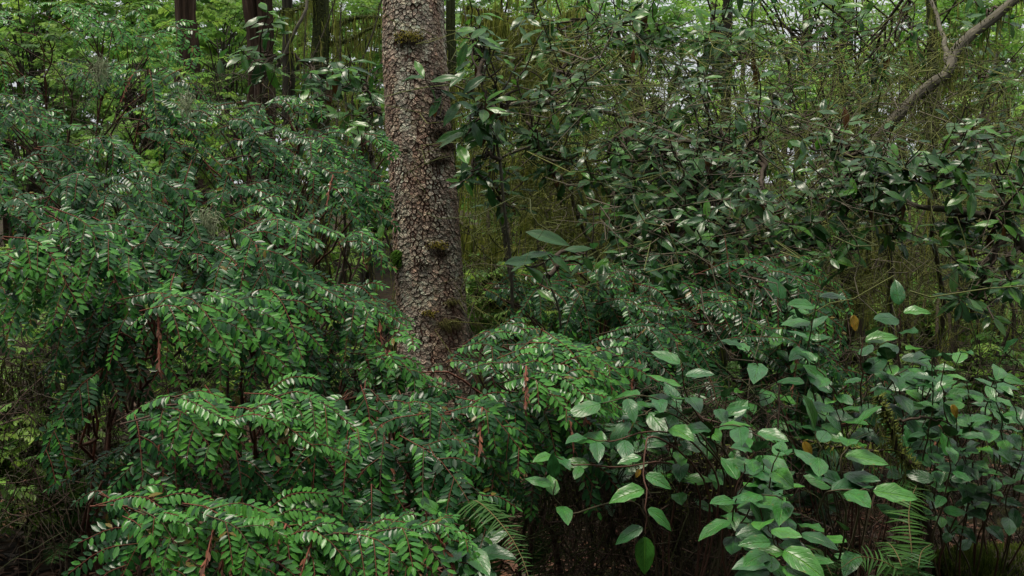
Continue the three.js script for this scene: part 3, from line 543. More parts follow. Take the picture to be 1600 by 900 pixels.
huckleberry('bright apple-green small-leaved shrub spilling over the bottom left edge', 330, 3.3, [
  [265, 825, 2.9, 45, 22, 0.1, 10, 1.4, 20, 0.26], [350, 850, 2.85, 45, 22, 0.1, 10, 1.3, 30, 0.26], [210, 880, 3.0, 50, 30, 0.1, 5, 0.3, 110], [450, 865, 2.9, 60, 25, 0.1, 11, 1.3, 15, 0.28], [300, 890, 3.1, 70, 30, 0.1, 6, 0.3, 80]]);
huckleberry('dense small-leaved shrub at bottom centre left of the fern', 600, 3.6, [
  [590, 690, 3.5, 60, 60, 0.2, 11, 0.35, 60], [560, 790, 3.2, 50, 60, 0.15, 10, 0.4, 90], [620, 850, 2.95, 50, 30, 0.12, 11, 1.1, 30, 0.28], [680, 835, 3.0, 25, 15, 0.08, 4, 0.7, 5, 0.2], [660, 740, 3.4, 70, 60, 0.2, 12, 0.25, 50],
  [700, 680, 3.6, 70, 50, 0.2, 12, 0.4, 30], [540, 870, 3.1, 50, 40, 0.15, 7, 0.5, 60], [760, 715, 3.6, 40, 25, 0.15, 5, 0.3, 40, 0.26]]);
huckleberry('fresh small-leaved shrub covering the foot of the spruce on its right', 790, 4.1, [
  [790, 575, 3.9, 60, 25, 0.2, 10, 0.6, 20, 0.26], [870, 560, 3.7, 50, 22, 0.15, 13, 1.1, 15, 0.26], [860, 615, 3.5, 50, 25, 0.15, 12, 1.1, 20, 0.26], [770, 660, 3.6, 70, 40, 0.2, 12, 0.5, 25, 0.3], [690, 650, 3.9, 40, 25, 0.15, 7, 0.5, 160, 0.24], [790, 525, 4.3, 40, 15, 0.15, 6, 0.4, 340, 0.22],
  [930, 600, 3.9, 50, 50, 0.2, 8, 0.3, 40], [740, 700, 3.8, 60, 50, 0.2, 9, 0.2, 70], [850, 690, 3.7, 50, 40, 0.15, 6, 0.3, 50]]);
huckleberry('tall small-leaved shrub at upper left with arching dark boughs', 150, 6.0, [
  [150, 250, 5.2, 120, 40, 0.3, 13, 0.25, 20], [60, 170, 5.4, 80, 50, 0.3, 10, 0.3, 30], [60, 270, 5.0, 80, 50, 0.3, 10, 0.2, 40], [250, 180, 5.5, 80, 25, 0.3, 9, 0.4, 10, 0.28], [220, 320, 4.8, 100, 50, 0.3, 12, 0.2, 40], [90, 340, 4.6, 90, 40, 0.2, 10, 0.2, 30], [340, 300, 5.0, 80, 60, 0.3, 11, 0.15, 50]], 0.032);
huckleberry('small-leaved shrub spreading flat sprays left of the spruce at eye height', 440, 6.2, [
  [350, 185, 5.6, 70, 25, 0.3, 9, 0.35, 160, 0.28], [440, 170, 5.6, 80, 20, 0.3, 9, 0.45, 20, 0.26], [410, 230, 5.3, 90, 40, 0.3, 12, 0.25, 30], [510, 245, 5.4, 60, 35, 0.3, 10, 0.5, 15, 0.28], [480, 300, 5.2, 90, 50, 0.3, 12, 0.25, 40], [560, 300, 5.6, 40, 40, 0.25, 7, 0.35, 30, 0.28], [590, 222, 5.4, 25, 10, 0.1, 3, 0.8, 10, 0.2], [330, 240, 5.6, 100, 50, 0.3, 10, 0.15, 40]], 0.032);
huckleberry('airy small-leaved shrub filling the top left corner', 120, 7.8, [
  [40, 40, 7.0, 80, 40, 0.4, 12, 1.2, 330, 0.3], [150, 50, 7.2, 80, 50, 0.4, 13, 1.2, 20, 0.3], [235, 60, 7.0, 40, 50, 0.4, 9, 1.2, 30, 0.3], [80, 120, 6.6, 100, 50, 0.4, 10, 0.55, 20, 0.3], [190, 125, 6.6, 90, 40, 0.4, 9, 0.6, 150, 0.3], [20, 200, 6.4, 60, 60, 0.3, 8, 0.3, 30], [300, 150, 6.8, 40, 25, 0.3, 5, 0.5, 20, 0.26]], 0.036);
huckleberry('low small-leaved shrub in the middle, right of the spruce', 960, 5.2, [
  [960, 440, 4.9, 60, 35, 0.2, 9, 0.4, 20], [1010, 490, 4.6, 70, 40, 0.25, 12, 0.3, 20], [940, 520, 4.6, 70, 50, 0.25, 11, 0.2, 50], [1010, 560, 4.4, 80, 40, 0.25, 11, 0.15, 40], [880, 460, 5.0, 60, 50, 0.25, 8, 0.15, 60], [1080, 440, 5.0, 60, 40, 0.25, 9, 0.2, 30], [1060, 600, 4.4, 90, 60, 0.25, 10, 0.1, 60], [800, 470, 5.5, 40, 20, 0.2, 5, 0.15, 40, 0.24]]);
huckleberry('greyish green small-leaved shrub at right centre behind the broad leaves', 1180, 5.0, [
  [1110, 490, 4.6, 60, 35, 0.25, 11, 0.3, 15], [1180, 450, 4.7, 60, 35, 0.25, 11, 0.3, 20], [1240, 450, 4.6, 50, 40, 0.25, 9, 0.25, 30], [1170, 530, 4.5, 80, 40, 0.25, 11, 0.2, 30], [1260, 520, 4.4, 60, 40, 0.2, 9, 0.25, 30], [1100, 560, 4.4, 80, 40, 0.2, 9, 0.1, 50], [1220, 610, 4.4, 90, 50, 0.25, 9, 0.1, 60], [1380, 640, 4.6, 120, 60, 0.3, 10, 0.1, 60]]);

// ---------------------------------------------------------------- rhododendrons
const rhodoBark = [0.13, 0.118, 0.092], rhodoTwig = [0.05, 0.038, 0.028];
function whorl(pl, p, A, n, L, bright, droop = 0.3) {
  const R = pl.R; A = A.clone().normalize(); const X = Math.abs(A.y) < 0.9 ? V(0, 1, 0).cross(A).normalize() : V(1, 0, 0).cross(A).normalize(), Y = A.clone().cross(X); let az = R() * 6.28;
  for (let k = 0; k < n; k++) {
    az += 2.4 + (R() - 0.5) * 1.2; const b = lerp(0.7, 1.8, R()), rd = X.clone().multiplyScalar(Math.cos(az)).addScaledVector(Y, Math.sin(az));
    const dir = A.clone().multiplyScalar(Math.cos(b)).addScaledVector(rd, Math.sin(b));
    dir.y = dir.y * 0.45 - droop * (R() * 1.1 - 0.2) - (R() < 0.12 ? 0.9 : 0); dir.normalize();
    const nrm = A.clone().multiplyScalar(0.35).addScaledVector(UP, 1.0).add(V((R() - 0.5) * 0.9, 0, 0.5 + (R() - 0.5) * 0.9));
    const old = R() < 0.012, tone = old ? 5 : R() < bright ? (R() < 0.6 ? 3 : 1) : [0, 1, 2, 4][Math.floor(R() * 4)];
    addLeaf(pl, p.clone().addScaledVector(A, -0.13 * R()).addScaledVector(dir, 0.008), old ? V(dir.x * 0.4, -1, dir.z * 0.4) : dir, nrm, L * (0.55 + 0.65 * R()), tone);
  }
}
function rhododendron(label, baseU, baseD, limbs, clusters, leafL = 0.088) {
  const g = P(baseU, 450, baseD), pl = plant('rhododendron', 'rhododendron', label, 'shrub', 'long-leaved evergreen shrubs', g.x, g.z), { o, R } = pl, tw = new MB();
  const paths = limbs.map(([pts, r0, r1, moss]) => {
    const path = crook(pts.map(([u, v, d]) => u === 'root' ? V((R() - 0.5) * 0.2, -0.1, (R() - 0.5) * 0.2) : P(u, v, d).sub(o.position)), R, r0 * 0.8, 26), m = new MB();
    m.tube(path, (t) => lerp(r0, r1, t) * (1 + 0.12 * noise(t * 14, r0 * 90)), 8, rhodoBark); put('limb', m.geometry(), wood, o);
    if (moss) { sleeve(o, path, (t) => lerp(r0, r1, t), Math.round(moss * 1.6), R); hangMoss(o, path, moss, 0.3, R, null, 0.04); }
    return path;
  });
  for (const [u, v, d, ru, rv, rd, n, bright = 0.2, L = leafL, sway = 0] of clusters) {
    const c = P(u, v, d).sub(o.position);
    let hub = null, best = 1e9; for (const p of paths) for (const q of p) { const e = q.distanceTo(c); if (e < best) { best = e; hub = q; } }
    const h2 = c.clone().add(V(0, -rv * d / F * 0.5, -0.1)), feeder = crook([hub, hub.clone().lerp(h2, 0.5).add(V(0, 0.03, 0)), h2], R, 0.04, 10);
    tw.tube(feeder, (t) => lerp(0.011, 0.006, t), 5, rhodoTwig);
    for (let k = 0; k < n * 1.25; k++) {
      const q = unit(R), tip = c.clone().add(V(q.x * ru * 1.6 * d / F, q.y * rv * 2.0 * d / F, q.z * rd)), s = feeder[4 + Math.floor(R() * 7)], A = tip.clone().sub(s).normalize().multiplyScalar(0.7).add(V(sway, 0.45, 0.35 + (R() - 0.5) * 0.5)).normalize();
      const tpts = crook([s, s.clone().lerp(tip, 0.55).addScaledVector(A, -0.05).add(V(0, -0.02, 0)), tip], R, 0.03, 9); tw.tube(tpts, (t) => lerp(0.0055, 0.0028, t), 4, rhodoTwig);
      whorl(pl, tip, A, 3 + Math.floor(R() * 5), L * (0.85 + 0.3 * R()), bright);
      if (R() < 0.55) whorl(pl, tpts[5], tpts[6].clone().sub(tpts[4]), 3 + Math.floor(R() * 3), L * 0.9, bright, 0.5);
    }
  }
  put('twigs', tw.geometry(), twigMat, o).userData.kind = 'stuff';
  return pl;
}
const trunkSprig = rhododendron('long-leaved branch hanging in front of the right side of the spruce trunk', 800, 5.6,
  [[[['root'], [800, 520, 5.5], [790, 330, 5.3], [760, 180, 5.2], [715, 135, 5.1], [660, 125, 5.1]], 0.009, 0.003, 0]],
  [[750, 180, 5.1, 25, 20, 0.12, 5, 0.3, 0.115], [750, 60, 5.3, 40, 40, 0.2, 7, 0.35], [745, 240, 5.2, 30, 40, 0.15, 5, 0.3], [790, 120, 5.4, 50, 60, 0.2, 8, 0.2]]);
rhododendron('sprawling long-leaved shrub right of the spruce, with a bare horizontal limb', 900, 6.6,
  [[[['root'], [830, 600, 6.4], [790, 380, 6.3], [770, 230, 6.2], [790, 168, 6.0], [880, 163, 5.8], [950, 176, 5.7], [1010, 192, 5.6], [1080, 222, 5.5]], 0.019, 0.008, 80],
   [[['root'], [960, 480, 6.2], [900, 330, 5.9], [870, 225, 5.7], [800, 240, 5.6], [760, 260, 5.6]], 0.013, 0.005, 50]],
  [[880, 80, 5.9, 70, 50, 0.3, 11, 0.25], [900, 130, 5.6, 60, 40, 0.25, 9, 0.2], [960, 215, 5.4, 60, 40, 0.25, 11, 0.2], [1020, 240, 5.2, 70, 40, 0.25, 12, 0.2], [880, 260, 5.5, 50, 40, 0.2, 7, 0.3], [960, 290, 5.3, 70, 40, 0.25, 11, 0.2], [830, 170, 5.6, 50, 50, 0.2, 8, 0.2], [780, 300, 5.6, 40, 30, 0.2, 5, 0.2], [1040, 150, 5.8, 70, 50, 0.3, 10, 0.2]]);
rhododendron('long-leaved shrub with silvery shining leaves at right centre', 1130, 6.4,
  [[[['root'], [1130, 560, 6.1], [1120, 380, 5.7], [1090, 290, 5.4]], 0.022, 0.008, 30], [[['root'], [1180, 520, 6.0], [1200, 360, 5.6], [1190, 260, 5.4]], 0.02, 0.007, 30]],
  [[1080, 280, 5.1, 70, 40, 0.25, 12, 0.15], [1150, 250, 5.2, 60, 40, 0.25, 11, 0.15], [1120, 330, 5.0, 80, 40, 0.25, 13, 0.15], [1040, 350, 5.1, 70, 40, 0.25, 11, 0.15], [1200, 320, 5.0, 70, 40, 0.25, 11, 0.2], [1180, 190, 5.5, 70, 50, 0.3, 10, 0.2], [1110, 190, 5.6, 60, 50, 0.3, 9, 0.2], [1090, 400, 4.9, 80, 40, 0.25, 10, 0.1], [1190, 390, 4.9, 70, 30, 0.2, 8, 0.15], [980, 370, 5.2, 50, 40, 0.2, 7, 0.15]]);
const lowSprig = rhododendron('low long-leaved sprig with pale pointed leaves right of the spruce', 860, 4.9,
  [[[['root'], [880, 640, 4.7], [875, 500, 4.5], [850, 410, 4.4]], 0.006, 0.003, 0]],
  [[905, 395, 4.5, 12, 6, 0.05, 1, 0.2, 0.10, -2]]);
function setLeaves(pl, d, list) { // single leaves surveyed one by one: stalk end, tip, twig they grow from
  const R = pl.R, tw = new MB();
  for (const [u0, v0, u1, v1, tone, hu, hv] of list) {
    const a = P(u0, v0, d + (R() - 0.5) * 0.06).sub(pl.o.position), b = P(u1, v1, d + (R() - 0.5) * 0.14).sub(pl.o.position), L = a.distanceTo(b);
    addLeaf(pl, a, b.clone().sub(a), V((R() - 0.5) * 0.4, 0.9, 0.75 + (R() - 0.5) * 0.5), L, tone);
    if (hu) tw.tube(crook([P(hu, hv, d + 0.02).sub(pl.o.position), P(hu, hv, d).sub(pl.o.position).lerp(a, 0.6).add(V(0, -0.01, 0)), a], R, 0.006, 5), (t) => lerp(0.003, 0.0016, t), 4, rhodoTwig);
  }
  put('twigs', tw.geometry(), twigMat, pl.o).userData.kind = 'stuff';
}
setLeaves(lowSprig, 4.3, [[890, 384, 823, 357, 0, 905, 395], [858, 397, 812, 392, 2, 875, 400], [855, 396, 893, 413, 0, 875, 400], [842, 404, 787, 414, 2, 875, 400], [820, 415, 866, 443, 1, 850, 410], [925, 388, 884, 384, 0, 905, 395], [838, 452, 866, 468, 3, 850, 430], [858, 449, 904, 456, 1, 850, 430], [818, 413, 796, 421, 4, 850, 410], [930, 330, 915, 318, 3, 925, 380]]);
setLeaves(trunkSprig, 5.05, [[672, 128, 716, 117, 1, 690, 140], [668, 132, 688, 158, 4, 690, 140], [663, 123, 625, 117, 0, 672, 130], [663, 121, 648, 96, 3, 672, 130], [688, 140, 714, 154, 2, 700, 145], [690, 150, 671, 184, 0, 700, 145], [702, 137, 728, 109, 1, 710, 145], [723, 148, 756, 113, 0, 730, 155], [722, 157, 692, 184, 0, 730, 155], [730, 66, 716, 103, 1, 735, 60], [712, 50, 742, 42, 3, 735, 60], [735, 62, 760, 40, 1, 735, 60], [738, 190, 752, 222, 2, 735, 180], [728, 195, 716, 225, 0, 735, 180], [745, 60, 775, 75, 2, 735, 60], [676, 160, 681, 182, 5, 700, 150], [715, 225, 732, 258, 3, 735, 200]]);
rhododendron('old long-leaved shrub with a thick slanting mottled limb at right', 1260, 7.2,
  [[[['root'], [1240, 520, 7.1], [1255, 400, 6.6], [1300, 315, 6.2], [1345, 255, 5.9], [1395, 200, 5.8], [1440, 150, 5.8], [1480, 110, 5.8], [1500, 75, 5.9], [1560, 20, 6.0], [1640, -60, 6.1]], 0.031, 0.023, 230],
   [[[1480, 110, 5.8], [1470, 40, 6.2], [1440, -40, 6.6]], 0.014, 0.008, 30]],
  [[1290, 250, 6.2, 60, 50, 0.3, 9, 0.4], [1350, 220, 6.0, 60, 30, 0.25, 8, 0.4], [1260, 150, 6.6, 70, 60, 0.4, 9, 0.5], [1400, 40, 6.8, 60, 40, 0.4, 6, 0.5], [1540, 10, 6.2, 50, 20, 0.2, 5, 0.2], [1340, 90, 7.0, 80, 60, 0.4, 9, 0.6]]);
rhododendron('long-leaved shrub with dull shining foliage spreading below the slanting limb', 1400, 6.0,
  [[[['root'], [1400, 560, 5.8], [1390, 420, 5.6], [1380, 320, 5.3], [1360, 260, 5.1]], 0.02, 0.007, 30], [[['root'], [1470, 520, 5.7], [1460, 380, 5.4], [1450, 260, 5.1]], 0.018, 0.006, 30]],
  [[1340, 250, 4.9, 60, 30, 0.25, 9, 0.3], [1420, 250, 4.8, 70, 35, 0.25, 11, 0.2], [1500, 250, 4.8, 60, 35, 0.25, 9, 0.25], [1380, 290, 4.8, 70, 30, 0.2, 9, 0.2], [1290, 300, 5.0, 60, 30, 0.25, 8, 0.25], [1520, 200, 5.0, 40, 20, 0.2, 4, 0.4], [1270, 370, 4.9, 50, 30, 0.2, 6, 0.4], [1300, 200, 5.2, 60, 30, 0.25, 7, 0.3]]);
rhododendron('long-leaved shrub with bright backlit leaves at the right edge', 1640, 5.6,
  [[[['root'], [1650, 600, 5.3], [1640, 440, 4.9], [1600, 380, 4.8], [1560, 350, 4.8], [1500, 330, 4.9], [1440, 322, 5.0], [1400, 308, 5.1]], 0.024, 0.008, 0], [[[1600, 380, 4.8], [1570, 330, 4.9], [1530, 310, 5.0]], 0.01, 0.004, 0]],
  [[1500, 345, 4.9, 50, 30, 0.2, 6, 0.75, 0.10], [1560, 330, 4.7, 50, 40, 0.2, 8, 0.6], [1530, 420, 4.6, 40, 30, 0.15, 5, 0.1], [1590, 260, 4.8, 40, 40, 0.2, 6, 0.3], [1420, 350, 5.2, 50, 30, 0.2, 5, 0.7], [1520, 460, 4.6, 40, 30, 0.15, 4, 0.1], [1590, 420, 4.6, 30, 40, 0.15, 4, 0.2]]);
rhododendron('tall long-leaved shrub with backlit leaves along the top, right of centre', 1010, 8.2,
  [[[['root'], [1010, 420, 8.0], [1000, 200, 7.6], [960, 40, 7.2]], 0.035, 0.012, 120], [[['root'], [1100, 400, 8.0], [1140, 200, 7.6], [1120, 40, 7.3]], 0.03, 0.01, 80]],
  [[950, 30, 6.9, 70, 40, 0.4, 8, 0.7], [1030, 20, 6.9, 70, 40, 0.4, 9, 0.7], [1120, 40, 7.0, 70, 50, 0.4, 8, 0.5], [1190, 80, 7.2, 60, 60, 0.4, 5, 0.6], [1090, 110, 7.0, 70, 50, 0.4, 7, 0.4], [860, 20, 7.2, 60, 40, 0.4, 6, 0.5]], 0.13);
rhododendron('loose long-leaved shrub with scattered leaves in the top right corner', 1480, 8.0,
  [[[['root'], [1500, 450, 7.8], [1520, 250, 7.4], [1560, 80, 7.2]], 0.02, 0.008, 90], [[['root'], [1400, 450, 7.8], [1350, 250, 7.6], [1300, 60, 7.4]], 0.018, 0.007, 60]],
  [[1540, 100, 6.9, 60, 50, 0.4, 7, 0.5], [1230, 60, 7.0, 60, 50, 0.4, 8, 0.5], [1380, 140, 7.2, 60, 50, 0.4, 7, 0.6], [1300, 30, 7.2, 60, 30, 0.4, 7, 0.6], [1560, 200, 6.6, 40, 40, 0.3, 5, 0.3]], 0.105);
rhododendron('sparse long-leaved shrub behind the small leaves, left of the spruce', 480, 7.6,
  [[[['root'], [470, 420, 7.4], [440, 260, 7.1], [410, 150, 6.9], [445, 80, 6.9], [475, 20, 6.9], [485, -60, 7.0]], 0.014, 0.008, 30], [[['root'], [540, 400, 7.2], [560, 250, 6.9], [590, 190, 6.8]], 0.016, 0.006, 30]],
  [[400, 70, 6.8, 60, 40, 0.3, 5, 0.2, 0.13], [500, 110, 6.8, 60, 20, 0.3, 7, 0.1, 0.13], [560, 110, 6.8, 40, 20, 0.3, 4, 0.1, 0.12], [460, 180, 6.6, 60, 30, 0.3, 5, 0.3, 0.13], [580, 165, 6.6, 30, 20, 0.2, 4, 0.7, 0.12], [470, 250, 6.4, 50, 40, 0.2, 5, 0.3, 0.13], [580, 260, 6.4, 30, 40, 0.2, 4, 0.4, 0.13], [590, 340, 6.2, 20, 20, 0.1, 2, 0.9, 0.13]]);

// ---------------------------------------------------------------- bare mossy stems behind, right
function mossyStems(label, u0, d, stems, seed, cols = null, lush = 1) {
  const g = P(u0, 450, d), o = thing('mossy_shrub', label, 'shrub', null, g.x, g.z), R = rng(seed);
  for (const [pts, r0, r1, moss, len] of stems) {
    const path = crook(pts.map(([u, v, dd]) => u === 'root' ? V((R() - 0.5) * 0.5, -0.1, (R() - 0.5) * 0.3) : P(u, v, dd).sub(o.position)), R, r0 + 0.015, 20), m = new MB();
    m.tube(path, (t) => lerp(r0, r1, t), 6, R() < 0.5 ? [0.05, 0.045, 0.03] : [0.075, 0.06, 0.045]); put('stem', m.geometry(), wood, o);
    if (moss) { sleeve(o, path, (t) => lerp(r0, r1, t), moss * 2, R); hangMoss(o, path, Math.round(moss * 1.7 * lush), len ?? 0.4, R, cols, 0.09 * lush, lush > 1 ? 1.25 : 1); }
  }
  return o;
}
mossyStems('dark forked mossy stems below the slanting limb at right', 1335, 7.2, [
  [[['root'], [1330, 470, 7.1], [1345, 380, 7.0], [1365, 320, 7.0], [1400, 240, 7.1]], 0.045, 0.02, 120], [[[1330, 445, 7.1], [1390, 405, 6.9], [1440, 375, 6.8], [1490, 335, 6.7]], 0.018, 0.007, 40],
  [['root', 0, 0].length ? [['root'], [1300, 470, 7.2], [1270, 400, 7.3], [1250, 300, 7.4]] : [], 0.02, 0.01, 60], [[['root'], [1350, 500, 7.3], [1375, 400, 7.5], [1400, 300, 7.6]], 0.03, 0.015, 60]], 51);
mossyStems('thin crooked stems bearded with yellow moss near the right edge', 1500, 8.0, Array.from({ length: 16 }, (_, k) => { const R = rng(600 + k), u = 1370 + k * 16 + (R() - 0.5) * 30; return [[['root'], [u + (R() - 0.5) * 80, 520, 7.8], [u, 360, 7.6 + R()], [u + (R() - 0.5) * 120, 200, 7.8 + R()], [u + (R() - 0.5) * 260, 60, 8]], 0.014, 0.005, k % 3 ? 26 : 70, 0.16 + 0.25 * R()]; }), 52);
mossyStems('stems curtained with hanging yellow-green moss right of the spruce', 850, 8.4, [
  ...Array.from({ length: 9 }, (_, k) => { const R = rng(700 + k), u = 730 + k * 30 + (R() - 0.5) * 30; return [[['root'], [u + (R() - 0.5) * 80, 500, 8.2], [u, 330, 8.0 + R()], [u + (R() - 0.5) * 90, 150, 8.2 + R()], [u + (R() - 0.5) * 160, -20, 8.4]], 0.018, 0.006, 110, 0.5]; }),
  [[[740, 240, 7.8], [820, 255, 7.6], [880, 262, 7.6], [940, 285, 7.6]], 0.014, 0.006, 420, 0.55], [[[720, 130, 8.0], [790, 100, 8.0], [860, 70, 8.0], [900, 10, 8]], 0.016, 0.006, 260, 0.45], [[[700, 340, 7.4], [760, 375, 7.2], [800, 390, 7.2]], 0.012, 0.005, 220, 0.35], [[[730, 10, 7.9], [800, 30, 7.9], [870, 45, 7.9]], 0.012, 0.005, 240, 0.5], [[[860, 300, 7.3], [900, 330, 7.2], [960, 340, 7.2]], 0.012, 0.005, 160, 0.4]], 53, [[0.30, 0.33, 0.06], [0.24, 0.28, 0.05], [0.38, 0.39, 0.08], [0.15, 0.18, 0.04]], 1.5);
mossyStems('moss-bearded thin stems between the left trunks and the big spruce', 560, 8.4, [
  ...Array.from({ length: 6 }, (_, k) => { const R = rng(800 + k), u = 470 + k * 24 + (R() - 0.5) * 20; return [[['root'], [u + (R() - 0.5) * 80, 500, 8.2], [u, 330, 8.0], [u + (R() - 0.5) * 80, 150, 8.2], [u + (R() - 0.5) * 120, 0, 8.4]], 0.013, 0.005, 90, 0.45]; })], 54);
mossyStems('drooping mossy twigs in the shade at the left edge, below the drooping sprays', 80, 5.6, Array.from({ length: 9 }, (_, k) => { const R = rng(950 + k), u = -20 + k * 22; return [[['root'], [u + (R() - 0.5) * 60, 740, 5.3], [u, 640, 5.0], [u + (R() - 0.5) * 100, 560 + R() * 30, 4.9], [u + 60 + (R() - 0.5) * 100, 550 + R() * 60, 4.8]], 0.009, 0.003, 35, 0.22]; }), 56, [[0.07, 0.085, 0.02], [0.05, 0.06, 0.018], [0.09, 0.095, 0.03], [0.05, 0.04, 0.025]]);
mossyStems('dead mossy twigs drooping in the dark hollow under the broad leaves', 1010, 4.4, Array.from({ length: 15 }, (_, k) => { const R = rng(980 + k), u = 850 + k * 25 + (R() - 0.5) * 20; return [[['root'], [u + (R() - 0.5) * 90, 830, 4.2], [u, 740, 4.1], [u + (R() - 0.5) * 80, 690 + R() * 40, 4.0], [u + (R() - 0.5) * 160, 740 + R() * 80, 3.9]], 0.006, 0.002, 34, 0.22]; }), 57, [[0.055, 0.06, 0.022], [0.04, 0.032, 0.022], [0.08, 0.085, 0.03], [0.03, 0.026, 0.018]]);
mossyStems('bare crooked stems crossing the bright foliage at top right', 1260, 9.2, Array.from({ length: 13 }, (_, k) => { const R = rng(900 + k), u = 1150 + k * 28 + (R() - 0.5) * 30; return [[['root'], [u + (R() - 0.5) * 60, 480, 8.8], [u + (R() - 0.5) * 40, 280, 8.4 + R()], [u + (R() - 0.5) * 120, 120, 8.2 + R()], [u + (R() - 0.5) * 240, -20, 8]], 0.014, 0.006, 25, 0.3]; }), 55);
// thin bare twigs that fill the shade under the shrubs
function tangle(label, u0, d, box, n, seed, cols = [[0.035, 0.026, 0.02], [0.03, 0.028, 0.016], [0.06, 0.04, 0.03], [0.035, 0.042, 0.016]], far = 1) {
  const g = P(u0, 450, d), o = thing('bare_twigs', label, 'twigs', null, g.x, g.z), R = rng(seed), m = new MB(); o.userData.kind = 'stuff';
  for (let k = 0; k < n; k++) {
    const u = box[0] + R() * (box[2] - box[0]), v = box[1] + R() * (box[3] - box[1]), dd = d + (R() - 0.5) * 1.2 * far, p = P(u, v, dd).sub(o.position), hang = R() < 0.3, L = (0.08 + 0.32 * R()) * far;
    const e = p.clone().add(hang ? V((R() - 0.5) * 1.0 * L, -L, (R() - 0.5) * 0.8 * L) : V((R() - 0.5) * 2 * L, (R() - 0.6) * 1.6 * L, (R() - 0.5) * L));
    const r = 0.0012 + 0.003 * R() * R(); m.tube(crook([p, p.clone().lerp(e, 0.5), e], R, far > 1 ? 0.16 : 0.05, far > 1 ? 8 : 6), (t) => lerp(r, r * 0.4, t), 3, cols[Math.floor(R() * cols.length)], false);
  }
  put('twig', m.geometry(), twigMat, o).userData.kind = 'stuff';
}
tangle('dark bare twigs under the left shrubs', 280, 4.6, [0, 480, 560, 860], 1500, 61);
tangle('dark bare twigs hanging in the hollow under the broad leaves', 1010, 4.3, [840, 600, 1230, 900], 2400, 62);
tangle('dark bare twigs behind the broad-leaved plants at right', 1440, 4.8, [1250, 520, 1600, 860], 1000, 63);
tangle('grey-brown bare twigs crossing in front of the long-leaved shrubs at right', 1150, 5.3, [850, 60, 1600, 470], 420, 66, [[0.07, 0.062, 0.04], [0.085, 0.095, 0.03], [0.09, 0.075, 0.055], [0.05, 0.058, 0.022]], 2.2);
tangle('brown bare twigs among the upper left shrubs', 250, 6.2, [0, 100, 600, 420], 900, 64);
tangle('brown bare twigs among the upper right shrubs', 1150, 6.6, [730, 60, 1600, 480], 2600, 65, [[0.085, 0.10, 0.028], [0.12, 0.13, 0.036], [0.05, 0.042, 0.03], [0.07, 0.085, 0.025], [0.14, 0.15, 0.04]], 2);

// ---------------------------------------------------------------- salal
function salalShoot(pl, pts, o, L, opts = {}) {
  const R = pl.R, path = crook(pts.map(([u, v, d]) => u === 'root' ? V((R() - 0.5) * 0.12, -0.05, (R() - 0.5) * 0.12) : P(u, v, d).sub(o.position)), R, 0.008, 24), m = new MB();
  m.tube(path, (t) => lerp(0.0036, 0.0015, t), 5, opts.stem ?? (R() < 0.5 ? [0.085, 0.045, 0.032] : [0.07, 0.06, 0.035])); const stem = put('stem', m.geometry(), twigMat, o);
  let flip = R() < 0.5 ? 1 : -1, k0 = Math.floor(24 * (opts.from ?? 0.45)), acc = 1e9;
  for (let k = k0; k <= 24; k++) {
    acc += path[k].distanceTo(path[k - 1]); if (acc < L * (opts.gap ?? 0.46) && k < 24) continue; acc = 0; flip = -flip;
    const T = path[Math.min(24, k + 1)].clone().sub(path[k - 1]).normalize(), face = V((R() - 0.5) * 0.6, 0.95, 0.5 + (R() - 0.5) * 0.7), S = T.clone().cross(face).normalize();
    const dir = (k === 24 ? T.clone() : T.clone().multiplyScalar(0.35 + 0.3 * R()).addScaledVector(S, flip)).add(V((R() - 0.5) * 0.3, -0.15 + (R() - 0.5) * 0.5, (R() - 0.3) * 0.5)); dir.y *= 0.55; dir.normalize();
    const s = path[k].clone().addScaledVector(dir, 0.008);
    addLeaf(pl, s, dir, face, L * (0.75 + 0.45 * R()), R() < (opts.bright ?? 0.3) ? (R() < 0.5 ? 1 : 3) : [0, 2, 4, 1][Math.floor(R() * 4)], stem);
  }
}
function salal(label, bu, bd, list, L = 0.085) {
  const g = P(bu, 450, bd), pl = plant('salal_shrub', 'salal', label, 'shrub', 'broad-leaved evergreen plants', g.x, g.z);
  for (const [pts, opts = {}] of list) salalShoot(pl, pts, pl.o, L * (opts.size ?? 1), opts);
  return pl;
}
const rs = ['root'];
function fan(u, v, d, ru, rv, n, seed, from = 0.5, opts = {}) { // several shoots ending round one place
  const R = rng(seed), out = [];
  for (let k = 0; k < n; k++) { const a = u + (R() * 2 - 1) * ru, b = v + (R() * 2 - 1) * rv, dd = d + (R() - 0.5) * 0.35; out.push([[rs, [a + (R() - 0.5) * 120, b + 170, dd + 0.25], [a + (R() - 0.5) * 60, b + 70, dd + 0.12], [a, b, dd]], { from, ...opts }]); }
  return out;
}
